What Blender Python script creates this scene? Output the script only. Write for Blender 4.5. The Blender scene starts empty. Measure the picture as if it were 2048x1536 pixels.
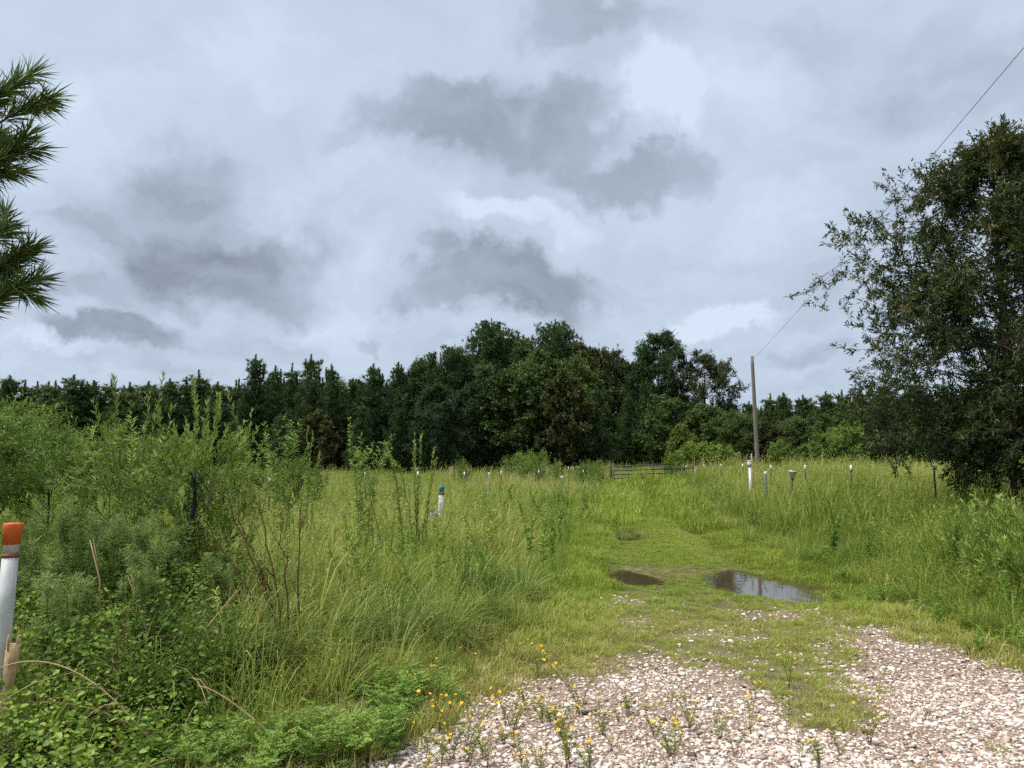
import bpy, math
import numpy as np
from mathutils import Vector, Matrix

# ------------------------------------------------------------------ camera, sky, sun, exposure
S = bpy.context.scene
COL = S.collection
F = 1547.0                      # focal length in photo pixels (photo 2048 x 1536)
CAMZ = 1.6
PITCH = math.atan(154 / F)      # horizon at photo row 922
cam_d = bpy.data.cameras.new('camera')
cam_d.sensor_width = 36.0
cam_d.lens = 36.0 * F / 2048
cam_d.clip_end = 3000
cam = bpy.data.objects.new('camera', cam_d)
COL.objects.link(cam)
cam.location = (0, 0, CAMZ)
cam.rotation_euler = (math.pi / 2 + PITCH, 0, 0)
S.camera = cam
S.view_settings.view_transform = 'Standard'
S.view_settings.look = 'None'
S.view_settings.exposure = 1.88
S.view_settings.gamma = 1.0
S.view_settings.use_curve_mapping = False
S.render.engine = 'CYCLES'
S.cycles.use_denoising = False
S.cycles.use_adaptive_sampling = True
S.cycles.adaptive_threshold = .03
S.cycles.max_bounces = 4
S.cycles.diffuse_bounces = 2
S.cycles.glossy_bounces = 2
S.cycles.transmission_bounces = 2
S.cycles.transparent_max_bounces = 4
S.cycles.caustics_reflective = False
S.cycles.caustics_refractive = False

SUN_EL, SUN_AZ = math.radians(64), math.radians(-105)    # azimuth from +Y, clockwise
CP, SP = math.cos(PITCH), math.sin(PITCH)


def ray(px, py):
    u, v = (px - 1024) / F, (768 - py) / F
    return np.array([u, CP - v * SP, SP + v * CP])


def at(px, py, Y):
    """the world point seen at photo pixel (px, py) at depth Y in front of the camera"""
    r = ray(px, py)
    return np.array([0, 0, CAMZ]) + r * (Y / r[1])


def gp(px, py, z=0.0):
    r = ray(px, py)
    return np.array([0, 0, CAMZ]) + r * ((z - CAMZ) / r[2])


def build_world():
    w = bpy.data.worlds.new('World')
    S.world = w
    w.use_nodes = True
    nt = w.node_tree
    N, L = nt.nodes, nt.links
    N.clear()
    out = N.new('ShaderNodeOutputWorld')
    bg = N.new('ShaderNodeBackground')
    L.new(bg.outputs[0], out.inputs[0])
    sky = N.new('ShaderNodeTexSky')
    sky.sky_type = 'NISHITA'
    sky.sun_disc = False
    sky.sun_elevation = SUN_EL
    sky.sun_rotation = SUN_AZ
    sky.air_density = 1.0
    sky.dust_density = 3.0
    tc = N.new('ShaderNodeTexCoord')
    d = tc.outputs['Generated']

    def math_(op, a, b=None, c=None, clamp=False):
        n = N.new('ShaderNodeMath'); n.operation = op; n.use_clamp = clamp
        for i, x in enumerate((a, b, c)):
            if x is None: continue
            if isinstance(x, (int, float)): n.inputs[i].default_value = x
            else: L.new(x, n.inputs[i])
        return n.outputs[0]

    def vmath(op, a, b):
        n = N.new('ShaderNodeVectorMath'); n.operation = op
        for i, x in enumerate((a, b)):
            if isinstance(x, (tuple, list)): n.inputs[i].default_value = x
            elif isinstance(x, (int, float)): n.inputs['Scale'].default_value = x
            else: L.new(x, n.inputs[i])
        return n.outputs[0]

    def noise(vec, scale, detail=5, rough=0.55, color=False):
        n = N.new('ShaderNodeTexNoise')
        L.new(vec, n.inputs['Vector'])
        n.inputs['Scale'].default_value = scale
        n.inputs['Detail'].default_value = detail
        n.inputs['Roughness'].default_value = rough
        return n.outputs['Color' if color else 'Fac']

    # warp the viewing direction so that the cloud edges billow
    wa = vmath('SCALE', vmath('SUBTRACT', noise(d, 4.2, 2, 0.55, True), (.5, .5, .5)), .17)
    wb = vmath('SCALE', vmath('SUBTRACT', noise(d, 13, 5, 0.66, True), (.5, .5, .5)), .10)
    dw = vmath('ADD', vmath('ADD', d, wa), wb)
    # the clouds: direction (given by photo pixel), half widths, weight, hardness
    clouds = [
        (390, 480, 320, 190, .62, 1.1), (1060, 280, 350, 160, .45, 1.2), (1000, 585, 260, 110, .35, 1.2), (260, 690, 330, 60, .35, 1.2),
        (890, 240, 190, 105, .70, .55), (1130, 250, 160, 115, .70, .55), (1260, 345, 190, 62, .75, .6), (720, 285, 70, 38, .35, .5),
        (1000, 300, 260, 80, .25, 1.0),
        (340, 360, 180, 130, .68, .8), (430, 530, 280, 120, .88, .8), (190, 585, 180, 62, .45, .7), (210, 455, 130, 45, .45, .6),
        (1000, 585, 215, 85, .85, .6), (930, 500, 95, 50, .35, .6), (1090, 620, 120, 50, .25, .8),
        (230, 690, 230, 42, .75, .6), (520, 690, 150, 30, .3, .6), (765, 663, 48, 20, .5, .6),
        (1150, 50, 190, 75, .55, .7), (1930, 170, 330, 170, .52, .9), (1600, 60, 260, 80, .3, .9),
        (1650, 585, 260, 50, .28, .8), (1620, 735, 170, 28, .35, .7), (1390, 690, 90, 30, .25, .8), (1900, 430, 220, 60, .25, .9),
        (1300, 210, 110, 75, -.62, .7), (1050, 440, 150, 38, -.45, .7), (1450, 632, 120, 34, -.60, .55), (730, 560, 70, 110, -.25, .9),
        (90, 250, 220, 140, -.30, 1.0), (540, 130, 260, 110, -.18, 1.0), (90, 735, 150, 26, -.35, .8), (640, 650, 90, 40, -.25, .8),
        (1480, 150, 120, 110, -.25, .9), (1580, 420, 170, 80, -.25, 1.0), (560, 400, 90, 60, -.25, .9),
    ]
    tot = None
    # position on a plane north of the viewer (x / y, z / y); pushed far away for directions behind
    s0 = N.new('ShaderNodeSeparateXYZ'); L.new(dw, s0.inputs[0])
    yy = math_('MAXIMUM', s0.outputs['Y'], .05)
    c0 = N.new('ShaderNodeCombineXYZ')
    L.new(math_('DIVIDE', s0.outputs['X'], yy), c0.inputs[0]); L.new(math_('DIVIDE', s0.outputs['Z'], yy), c0.inputs[1])
    L.new(math_('MULTIPLY', math_('MAXIMUM', math_('SUBTRACT', .1, s0.outputs['Y']), 0.0), 100.0), c0.inputs[2])
    # billows: rounded lobes along the cloud edges
    bl = math_('MULTIPLY', math_('SUBTRACT', math_('ABSOLUTE', math_('SUBTRACT', math_('MULTIPLY', noise(d, 9.5, 3, .5), 2.0), 1.0)), .18), .75)
    for (px, py, rx, ry, wt, soft) in clouds:
        c = ray(px, py)
        cx_, cz_ = c[0] / c[1], c[2] / c[1]
        q = N.new('ShaderNodeVectorMath'); q.operation = 'MULTIPLY_ADD'
        L.new(c0.outputs[0], q.inputs[0])
        q.inputs[1].default_value = (F / rx, F / ry, 1); q.inputs[2].default_value = (-cx_ * F / rx, -cz_ * F / ry, 0)
        ln = N.new('ShaderNodeVectorMath'); ln.operation = 'LENGTH'
        L.new(q.outputs[0], ln.inputs[0])
        mr = N.new('ShaderNodeMapRange'); mr.interpolation_type = 'SMOOTHSTEP'
        L.new(math_('SUBTRACT', ln.outputs['Value'], bl), mr.inputs['Value'])
        mr.inputs['From Min'].default_value = 1.0 + .50 * soft
        mr.inputs['From Max'].default_value = 1.0 - .80 * soft
        mr.inputs['To Min'].default_value = 0
        mr.inputs['To Max'].default_value = wt
        tot = mr.outputs[0] if tot is None else (math_('SMOOTH_MAX', tot, mr.outputs[0], .22) if wt > 0 else math_('ADD', tot, mr.outputs[0]))
    # cloud sheet that goes on over the whole sky: noise on a flat layer
    sep = N.new('ShaderNodeSeparateXYZ'); L.new(dw, sep.inputs[0])
    zz = math_('ADD', math_('MAXIMUM', sep.outputs['Z'], 0.0), 0.22)
    cmb = N.new('ShaderNodeCombineXYZ')
    L.new(math_('DIVIDE', sep.outputs['X'], zz), cmb.inputs[0])
    L.new(math_('DIVIDE', sep.outputs['Y'], zz), cmb.inputs[1])
    f1 = noise(cmb.outputs[0], 1.3, 3, .55)
    f2 = noise(cmb.outputs[0], 4.5, 4, .6)
    dens = math_('ADD', math_('MULTIPLY', math_('SUBTRACT', f1, .5), .60), math_('MULTIPLY', math_('SUBTRACT', f2, .5), .58))
    dens = math_('ADD', math_('ADD', dens, .22), math_('MULTIPLY', tot, .74))
    ramp = N.new('ShaderNodeValToRGB')
    L.new(dens, ramp.inputs[0])
    e = ramp.color_ramp.elements
    e[0].position, e[0].color = 0.0, (.188, .218, .258, 1)
    e[1].position, e[1].color = 1.0, (.069, .082, .101, 1)
    for p, c in ((.18, (.164, .193, .233, 1)), (.42, (.139, .165, .202, 1)), (.70, (.107, .128, .158, 1))):
        k = e.new(p); k.color = c
    # gaps of thin cloud let a little of the clear sky through
    thin = N.new('ShaderNodeMapRange'); L.new(dens, thin.inputs['Value'])
    thin.inputs['From Min'].default_value = .30; thin.inputs['From Max'].default_value = 0.0
    thin.inputs['To Min'].default_value = 0; thin.inputs['To Max'].default_value = .05
    skyn = N.new('ShaderNodeVectorMath'); skyn.operation = 'SCALE'; skyn.inputs['Scale'].default_value = .05
    L.new(sky.outputs[0], skyn.inputs[0])
    mix = N.new('ShaderNodeMix'); mix.data_type = 'RGBA'
    L.new(thin.outputs[0], mix.inputs['Factor'])
    L.new(ramp.outputs[0], mix.inputs[6]); L.new(skyn.outputs[0], mix.inputs[7])
    L.new(mix.outputs[2], bg.inputs['Color'])
    bg.inputs['Strength'].default_value = 1.0
    w.cycles.sampling_method = 'NONE'     # even overcast light: the bounced rays find it


build_world()
sun_d = bpy.data.lights.new('sun', 'SUN')
sun_d.energy = 1.5
sun_d.angle = math.radians(40)
sun_d.color = (1.0, .965, .90)
sun = bpy.data.objects.new('sun', sun_d)
COL.objects.link(sun)
sd = Vector((math.sin(SUN_AZ) * math.cos(SUN_EL), math.cos(SUN_AZ) * math.cos(SUN_EL), math.sin(SUN_EL)))
sun.rotation_euler = (-sd).to_track_quat('-Z', 'Y').to_euler()
sun.location = sd * 60

# ------------------------------------------------------------------ helpers
RNG = np.random.default_rng(7)
TAU = 2 * math.pi


def nrm(a):
    return a / np.maximum(np.linalg.norm(a, axis=-1, keepdims=True), 1e-9)


def smooth(x, a, b):
    t = np.clip((x - a) / (b - a), 0, 1)
    return t * t * (3 - 2 * t)


def vnoise(x, y, scale, seed=0):
    """2D value noise, 0..1"""
    x = np.asarray(x, float) / scale + 100.3 + seed * 17.1
    y = np.asarray(y, float) / scale + 100.7 + seed * 9.7
    xi, yi = np.floor(x).astype(int), np.floor(y).astype(int)
    fx, fy = x - xi, y - yi
    fx, fy = fx * fx * (3 - 2 * fx), fy * fy * (3 - 2 * fy)

    def h(a, b):
        n = np.sin(a * 127.1 + b * 311.7 + seed * 74.7) * 43758.5453
        return n - np.floor(n)
    return (h(xi, yi) * (1 - fx) * (1 - fy) + h(xi + 1, yi) * fx * (1 - fy) + h(xi, yi + 1) * (1 - fx) * fy + h(xi + 1, yi + 1) * fx * fy)


def fbm(x, y, scale, seed=0):
    return .5 * vnoise(x, y, scale, seed) + .3 * vnoise(x, y, scale * .47, seed + 1) + .2 * vnoise(x, y, scale * .21, seed + 2)


class Geo:
    def __init__(self):
        self.v, self.f, self.t, self.m, self.n = [], [], [], [], 0

    def add(self, v, f, t=0.5, m=0):
        v = np.asarray(v, float).reshape(-1, 3)
        f = np.asarray(f, int).reshape(-1, 3)
        self.v.append(v); self.f.append(f + self.n)
        self.t.append(np.broadcast_to(np.asarray(t, float), (len(v),)) if np.ndim(t) == 0 else np.asarray(t, float))
        self.m.append(np.full(len(f), m, int))
        self.n += len(v)
        return self

    def mesh(self, name, mats, smooth_=False):
        me = bpy.data.meshes.new(name)
        v = np.concatenate(self.v); f = np.concatenate(self.f)
        me.vertices.add(len(v)); me.vertices.foreach_set('co', v.astype(np.float32).ravel())
        me.loops.add(f.size); me.loops.foreach_set('vertex_index', f.astype(np.int32).ravel())
        me.polygons.add(len(f))
        me.polygons.foreach_set('loop_start', np.arange(0, f.size, 3, dtype=np.int32))
        me.polygons.foreach_set('material_index', np.concatenate(self.m).astype(np.int32))
        me.update(calc_edges=True)
        a = me.attributes.new('tint', 'FLOAT', 'POINT')
        a.data.foreach_set('value', np.concatenate(self.t).astype(np.float32))
        for m in (mats if isinstance(mats, (list, tuple)) else [mats]):
            me.materials.append(m)
        if smooth_:
            me.polygons.foreach_set('use_smooth', np.ones(len(f), bool))
        me.validate()
        return me


def leaves(g, P, D, L, W, tint, m=0, fold=.25, side=None, rng=RNG, oval=False):
    """many leaves: base point P, direction D, length L, width W"""
    P = np.asarray(P, float); n = len(P); D = nrm(np.asarray(D, float))
    L = np.broadcast_to(L, (n,))[:, None]; W = np.broadcast_to(W, (n,))[:, None]
    if side is None:
        side = np.cross(D, rng.normal(size=(n, 3)) * .6 + np.array([0, 0, 1.0]))
    Sd = nrm(side); Nn = nrm(np.cross(Sd, D))
    t = np.broadcast_to(tint, (n,))
    k = np.arange(n)[:, None]
    if not oval:
        v = np.stack([P, P + D * L * .45 + Sd * W * .5 + Nn * W * fold, P + D * L - Nn * L * .12, P + D * L * .45 - Sd * W * .5 + Nn * W * fold], 1)
        f = np.concatenate([k * 4 + np.array([0, 2, 1]), k * 4 + np.array([0, 3, 2])], 0)
        g.add(v.reshape(-1, 3), f, np.repeat(t, 4), m)
    else:
        up = Nn * W * fold
        v = np.stack([P, P + D * L * .3 + Sd * W * .5 + up, P + D * L * .7 + Sd * W * .38 + up * .6, P + D * L - Nn * L * .1,
                      P + D * L * .7 - Sd * W * .38 + up * .6, P + D * L * .3 - Sd * W * .5 + up], 1)
        f = np.concatenate([k * 6 + np.array(q) for q in ((0, 2, 1), (0, 3, 2), (0, 4, 3), (0, 5, 4))], 0)
        g.add(v.reshape(-1, 3), f, np.repeat(t, 6), m)


def blades(g, P, az, H, W, bend, tint, seg=3, m=0, lean=None):
    """grass blades: curved tapering strips"""
    P = np.asarray(P, float); n = len(P)
    az, H, W, bend = (np.broadcast_to(x, (n,)) for x in (az, H, W, bend))
    dirx = np.stack([np.cos(az), np.sin(az), np.zeros(n)], 1)
    sidev = np.stack([-np.sin(az), np.cos(az), np.zeros(n)], 1)
    vs = []
    for i in range(seg + 1):
        t = i / seg
        c = P + dirx * (H * bend * t ** 1.9)[:, None] + np.array([0, 0, 1.]) * (H * (t - .42 * np.minimum(bend, 1.6) * t ** 3))[:, None]
        w = (W * (1 - t) ** .6 * (.75 + .25 * min(1, t * 3)) * .5)[:, None]
        if i < seg:
            vs += [c - sidev * w, c + sidev * w]
        else:
            vs += [c]
    V = np.stack(vs, 1)
    nv = 2 * seg + 1
    k = np.arange(n)[:, None] * nv
    fs = []
    for i in range(seg - 1):
        a = 2 * i
        fs += [k + np.array([a, a + 1, a + 3]), k + np.array([a, a + 3, a + 2])]
    a = 2 * (seg - 1)
    fs += [k + np.array([a, a + 1, a + 2])]
    tt = np.broadcast_to(tint, (n,))
    g.add(V.reshape(-1, 3), np.concatenate(fs, 0), np.repeat(tt, nv), m)


def tube(g, path, r, sides=5, tint=.5, m=0, cap=True):
    path = np.asarray(path, float); n = len(path)
    r = np.broadcast_to(r, (n,))
    T = nrm(np.gradient(path, axis=0))
    ref = np.array([1., 0, 0]) if abs(T[:, 0]).mean() < .8 else np.array([0, 1., 0])
    A = nrm(np.cross(T, ref)); B = np.cross(T, A)
    ang = np.arange(sides) * TAU / sides
    V = path[:, None, :] + (A[:, None, :] * np.cos(ang)[None, :, None] + B[:, None, :] * np.sin(ang)[None, :, None]) * r[:, None, None]
    fs = []
    for i in range(n - 1):
        for j in range(sides):
            a, b = i * sides + j, i * sides + (j + 1) % sides
            fs += [(a, b, b + sides), (a, b + sides, a + sides)]
    V = V.reshape(-1, 3)
    if cap:
        V = np.concatenate([V, path[:1], path[-1:]])
        c0, c1 = n * sides, n * sides + 1
        for j in range(sides):
            fs += [(c0, (j + 1) % sides, j), (c1, (n - 1) * sides + j, (n - 1) * sides + (j + 1) % sides)]
    g.add(V, fs, tint, m)


def box(g, lo, hi, tint=.5, m=0):
    x0, y0, z0 = lo; x1, y1, z1 = hi
    v = [(x0, y0, z0), (x1, y0, z0), (x1, y1, z0), (x0, y1, z0), (x0, y0, z1), (x1, y0, z1), (x1, y1, z1), (x0, y1, z1)]
    f = []
    for q in ((0, 3, 2, 1), (4, 5, 6, 7), (0, 1, 5, 4), (1, 2, 6, 5), (2, 3, 7, 6), (3, 0, 4, 7)):
        f += [(q[0], q[1], q[2]), (q[0], q[2], q[3])]
    g.add(v, f, tint, m)


def bez(a, b, c, n=8):
    t = np.linspace(0, 1, n)[:, None]
    return (1 - t) ** 2 * np.asarray(a) + 2 * t * (1 - t) * np.asarray(b) + t ** 2 * np.asarray(c)


def obj(name, me, parent=None, loc=None):
    o = bpy.data.objects.new(name, me)
    COL.objects.link(o)
    if parent is not None: o.parent = parent
    if loc is not None: o.location = loc
    return o


def tag(o, label, cat=None, group=None, kind=None):
    o['label'] = label
    if cat: o['category'] = cat
    if group: o['group'] = group
    if kind: o['kind'] = kind
    return o


def thing(name, label, cat, loc=(0, 0, 0), group=None):
    return tag(obj(name, None, None, loc), label, cat, group)


def dup(root, loc, rz=0, sc=1.0, label=None, group=None):
    r = root.copy(); COL.objects.link(r); r.location = loc
    r.rotation_euler = (0, 0, rz)
    r.scale = (sc, sc, sc) if np.ndim(sc) == 0 else sc
    if label: r['label'] = label
    if group: r['group'] = group
    for ch in list(root.children):
        c = ch.copy(); COL.objects.link(c); c.parent = r
        for gch in list(ch.children):
            d = gch.copy(); COL.objects.link(d); d.parent = c
    return r


# ------------------------------------------------------------------ materials
def newmat(name):
    m = bpy.data.materials.new(name); m.use_nodes = True
    nt = m.node_tree
    return m, nt, nt.nodes, nt.links, nt.nodes['Principled BSDF'], nt.nodes['Material Output']


def leafmat(name, cols, transl=.28, rough=.6, inst=False, objrand=0.0, spec=.25):
    """foliage: colour picked by each leaf's own tint (and the tuft's)"""
    m, nt, N, L, P, O = newmat(name)
    a = N.new('ShaderNodeAttribute'); a.attribute_name = 'tint'
    fac = a.outputs['Fac']
    if inst:
        b = N.new('ShaderNodeAttribute'); b.attribute_name = 'itint'; b.attribute_type = 'INSTANCER'
        k = N.new('ShaderNodeMath'); k.operation = 'MULTIPLY_ADD'
        L.new(fac, k.inputs[0]); k.inputs[1].default_value = .42
        k2 = N.new('ShaderNodeMath'); k2.operation = 'MULTIPLY'
        L.new(b.outputs['Fac'], k2.inputs[0]); k2.inputs[1].default_value = .58
        L.new(k2.outputs[0], k.inputs[2]); fac = k.outputs[0]
    if objrand:
        oi = N.new('ShaderNodeObjectInfo')
        k = N.new('ShaderNodeMath'); k.operation = 'MULTIPLY_ADD'
        L.new(oi.outputs['Random'], k.inputs[0]); k.inputs[1].default_value = objrand
        k2 = N.new('ShaderNodeMath'); k2.operation = 'SUBTRACT'
        L.new(fac, k2.inputs[0]); k2.inputs[1].default_value = objrand * .5
        L.new(k2.outputs[0], k.inputs[2]); fac = k.outputs[0]
    r = N.new('ShaderNodeValToRGB'); L.new(fac, r.inputs[0])
    e = r.color_ramp.elements
    e[0].position, e[0].color = cols[0][0], (*cols[0][1], 1)
    e[1].position, e[1].color = cols[-1][0], (*cols[-1][1], 1)
    for p, c in cols[1:-1]:
        q = e.new(p); q.color = (*c, 1)
    L.new(r.outputs[0], P.inputs['Base Color'])
    P.inputs['Roughness'].default_value = rough
    P.inputs['Specular IOR Level'].default_value = spec
    t = N.new('ShaderNodeBsdfTranslucent'); L.new(r.outputs[0], t.inputs[0])
    mx = N.new('ShaderNodeMixShader'); mx.inputs[0].default_value = transl
    L.new(P.outputs[0], mx.inputs[1]); L.new(t.outputs[0], mx.inputs[2]); L.new(mx.outputs[0], O.inputs[0])
    return m


def plainmat(name, c1, c2, scale=8, rough=.7, bump=.0, stretch=(1, 1, 1), spec=.3, metallic=0):
    m, nt, N, L, P, O = newmat(name)
    tc = N.new('ShaderNodeTexCoord'); mp = N.new('ShaderNodeMapping'); mp.inputs['Scale'].default_value = stretch
    L.new(tc.outputs['Object'], mp.inputs[0])
    n = N.new('ShaderNodeTexNoise'); n.inputs['Scale'].default_value = scale; n.inputs['Detail'].default_value = 6; n.inputs['Roughness'].default_value = .65
    L.new(mp.outputs[0], n.inputs[0])
    r = N.new('ShaderNodeValToRGB'); L.new(n.outputs[0], r.inputs[0])
    e = r.color_ramp.elements
    e[0].position, e[0].color = .32, (*c1, 1)
    e[1].position, e[1].color = .68, (*c2, 1)
    L.new(r.outputs[0], P.inputs['Base Color'])
    P.inputs['Roughness'].default_value = rough; P.inputs['Specular IOR Level'].default_value = spec; P.inputs['Metallic'].default_value = metallic
    if bump:
        b = N.new('ShaderNodeBump'); b.inputs['Strength'].default_value = bump; b.inputs['Distance'].default_value = .02
        L.new(n.outputs[0], b.inputs['Height']); L.new(b.outputs[0], P.inputs['Normal'])
    return m


M = {}
M['pine'] = leafmat('pine_needles', [(0, (0.033, 0.070, 0.023)), (.45, (0.075, 0.131, 0.041)), (.8, (0.125, 0.192, 0.060)), (1, (0.217, 0.209, 0.103))], .2, .55, objrand=.35)
M['broad'] = leafmat('broadleaf_foliage', [(0, (0.041, 0.074, 0.018)), (.5, (0.094, 0.148, 0.034)), (.85, (0.168, 0.227, 0.058)), (1, (0.286, 0.294, 0.084))], .22, .55, objrand=.5)
M['broad_olive'] = leafmat('olive_foliage', [(0, (.038, .050, .014)), (.5, (.082, .098, .026)), (1, (.18, .175, .055))], .22, .55, objrand=.35)
M['broad_deep'] = leafmat('deep_green_foliage', [(0, (0.020, 0.045, 0.017)), (.5, (0.045, 0.085, 0.029)), (1, (0.106, 0.150, 0.054))], .2, .5, objrand=.3)
M['oak'] = leafmat('oak_leaves', [(0, (0.022, 0.037, 0.012)), (.5, (0.048, 0.072, 0.020)), (.8, (0.099, 0.118, 0.029)), (.93, (0.220, 0.160, 0.046)), (1, (0.264, 0.123, 0.046))], .3, .45)
M['russet'] = leafmat('russet_foliage', [(0, (0.027, 0.045, 0.014)), (.5, (0.063, 0.085, 0.025)), (1, (0.161, 0.134, 0.058))], .22, .55, objrand=.2)
M['shrub'] = leafmat('shrub_leaves', [(0, (0.069, 0.129, 0.022)), (.5, (0.158, 0.251, 0.042)), (1, (0.341, 0.412, 0.097))], .32, .55, objrand=.35)
M['lime'] = leafmat('lime_shrub_leaves', [(0, (.10, .17, .02)), (.5, (.19, .28, .04)), (1, (.33, .40, .08))], .3, .55)
M['cedar'] = leafmat('cedar_foliage', [(0, (.09, .13, .02)), (.5, (.16, .205, .036)), (1, (.25, .27, .06))], .2, .6)
M['weed'] = leafmat('weed_leaves', [(0, (0.103, 0.181, 0.029)), (.5, (0.242, 0.352, 0.062)), (.85, (0.400, 0.502, 0.123)), (1, (0.544, 0.589, 0.213))], .32, .5, objrand=.15)
M['fennel'] = leafmat('fennel_foliage', [(0, (0.140, 0.218, 0.057)), (.5, (0.272, 0.377, 0.103)), (1, (0.455, 0.529, 0.207))], .3, .6, objrand=.2)
M['vine'] = leafmat('vine_leaves', [(0, (0.061, 0.127, 0.018)), (.5, (0.160, 0.259, 0.035)), (.85, (0.297, 0.396, 0.061)), (1, (0.418, 0.440, 0.099))], .32, .5)
M['grass'] = leafmat('grass_blades', [(0, (0.093, 0.162, 0.022)), (.25, (0.215, 0.294, 0.045)), (.55, (0.353, 0.397, 0.081)), (.8, (0.475, 0.461, 0.151)), (1, (0.573, 0.484, 0.237))], .36, .55, inst=True)
M['lawn'] = leafmat('short_grass', [(0, (0.126, 0.210, 0.023)), (.35, (0.268, 0.352, 0.044)), (.7, (0.389, 0.399, 0.089)), (1, (0.473, 0.378, 0.179))], .34, .6, inst=True)
M['lowweed'] = leafmat('low_weed_leaves', [(0, (0.076, 0.158, 0.025)), (.5, (0.177, 0.297, 0.048)), (1, (0.354, 0.442, 0.101))], .32, .55, inst=True)
M['bark'] = plainmat('bark', (.045, .034, .026), (.105, .085, .068), 12, .9, .6, (1, 1, .2))
M['greenstem'] = plainmat('green_stem', (.07, .10, .03), (.13, .16, .06), 10, .6)
M['redstem'] = plainmat('red_brown_stem', (.11, .032, .022), (.22, .07, .04), 10, .6)
M['cane'] = plainmat('dry_cane', (.26, .17, .085), (.42, .31, .17), 14, .7)
M['pole'] = plainmat('weathered_pole', (.12, .10, .085), (.23, .205, .185), 5, .9, .5, (6, 6, .25))
M['steel'] = plainmat('dark_steel', (.016, .018, .018), (.045, .042, .04), 20, .6, 0, spec=.4)
M['galv'] = plainmat('galvanised_tube', (.035, .038, .042), (.07, .075, .078), 9, .5)
M['white'] = plainmat('white_paint', (.56, .56, .54), (.78, .78, .76), 15, .5)
M['pvc'] = plainmat('scuffed_white_pipe', (.30, .31, .30), (.56, .57, .57), 9, .5, .15, (1, 1, .35))
M['orange'] = plainmat('orange_plastic', (.46, .075, .014), (.66, .15, .03), 14, .5)
M['blue'] = plainmat('blue_plastic', (.012, .10, .19), (.02, .16, .28), 14, .5)
M['black'] = plainmat('black_rubber', (.008, .008, .009), (.02, .02, .02), 14, .7)
M['rot'] = plainmat('splintered_wood', (.20, .12, .055), (.60, .45, .25), 22, .9, .7, (1, 1, .3))
M['petal'] = plainmat('yellow_petals', (.78, .40, .012), (.90, .58, .02), 30, .6)
M['rock'] = plainmat('pale_rock', (.46, .41, .35), (.72, .68, .62), 9, .9, .4)


# gravel stone: each stone has a colour of its own
def stonemat():
    m, nt, N, L, P, O = newmat('gravel_stone')
    b = N.new('ShaderNodeAttribute'); b.attribute_name = 'itint'; b.attribute_type = 'INSTANCER'
    r = N.new('ShaderNodeValToRGB'); L.new(b.outputs['Fac'], r.inputs[0])
    e = r.color_ramp.elements
    e[0].position, e[0].color = 0, (.10, .068, .052, 1)
    e[1].position, e[1].color = 1, (.80, .75, .68, 1)
    for p, c in ((.2, (.27, .185, .14, 1)), (.42, (.47, .345, .28, 1)), (.62, (.61, .50, .42, 1)), (.82, (.71, .63, .545, 1))):
        q = e.new(p); q.color = c
    tc = N.new('ShaderNodeTexCoord'); n = N.new('ShaderNodeTexNoise'); n.inputs['Scale'].default_value = 40; n.inputs['Detail'].default_value = 5
    L.new(tc.outputs['Object'], n.inputs[0])
    mx = N.new('ShaderNodeMix'); mx.data_type = 'RGBA'; mx.blend_type = 'MULTIPLY'; mx.inputs[0].default_value = .55
    L.new(r.outputs[0], mx.inputs[6]); L.new(n.outputs[0], mx.inputs[7])
    sc = N.new('ShaderNodeVectorMath'); sc.operation = 'SCALE'; sc.inputs['Scale'].default_value = 1.3
    L.new(mx.outputs[2], sc.inputs[0]); L.new(sc.outputs[0], P.inputs['Base Color'])
    P.inputs['Roughness'].default_value = .85
    return m


M['stone'] = stonemat()

# ------------------------------------------------------------------ terrain
# outlines in world metres, read off the photo on the ground plane
def wpoly(pts):
    return np.array([gp(x, y)[:2] for x, y in pts])


def pdist(poly, x, y):
    """signed distance to a polygon, positive inside"""
    x = np.asarray(x, float); y = np.asarray(y, float)
    best = np.full(x.shape, 1e9); ins = np.zeros(x.shape, bool)
    n = len(poly)
    for i in range(n):
        ax, ay = poly[i]; bx, by = poly[(i + 1) % n]
        ex, ey = bx - ax, by - ay
        t = np.clip(((x - ax) * ex + (y - ay) * ey) / (ex * ex + ey * ey + 1e-12), 0, 1)
        best = np.minimum(best, np.hypot(x - ax - t * ex, y - ay - t * ey))
        c = ((ay > y) != (by > y)) & (x < (bx - ax) * (y - ay) / (by - ay + 1e-12) + ax)
        ins ^= c
    return np.where(ins, best, -best)


GRAVEL = np.concatenate([wpoly([(560, 1536), (820, 1440), (950, 1380), (1150, 1345), (1300, 1330), (1440, 1315), (1560, 1345), (1640, 1320), (1655, 1290),
                                (1690, 1240), (1800, 1255), (1900, 1290), (2048, 1345), (2300, 1420)]), np.array([[6.5, 4.2], [7, 2], [5, -6], [-3, -6], [-1.6, 2.5]])])
WEDGE = wpoly([(1480, 1330), (1560, 1395), (1640, 1440), (1720, 1425), (1690, 1370), (1620, 1310)])
SPOTS = [wpoly([(1215, 1255), (1215, 1238), (1330, 1238), (1335, 1255)]), wpoly([(1370, 1275), (1440, 1262), (1520, 1275), (1450, 1290)]),
         wpoly([(1480, 1240), (1470, 1228), (1610, 1225), (1600, 1240)]), wpoly([(1240, 1205), (1240, 1195), (1310, 1195), (1310, 1203)])]
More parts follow.
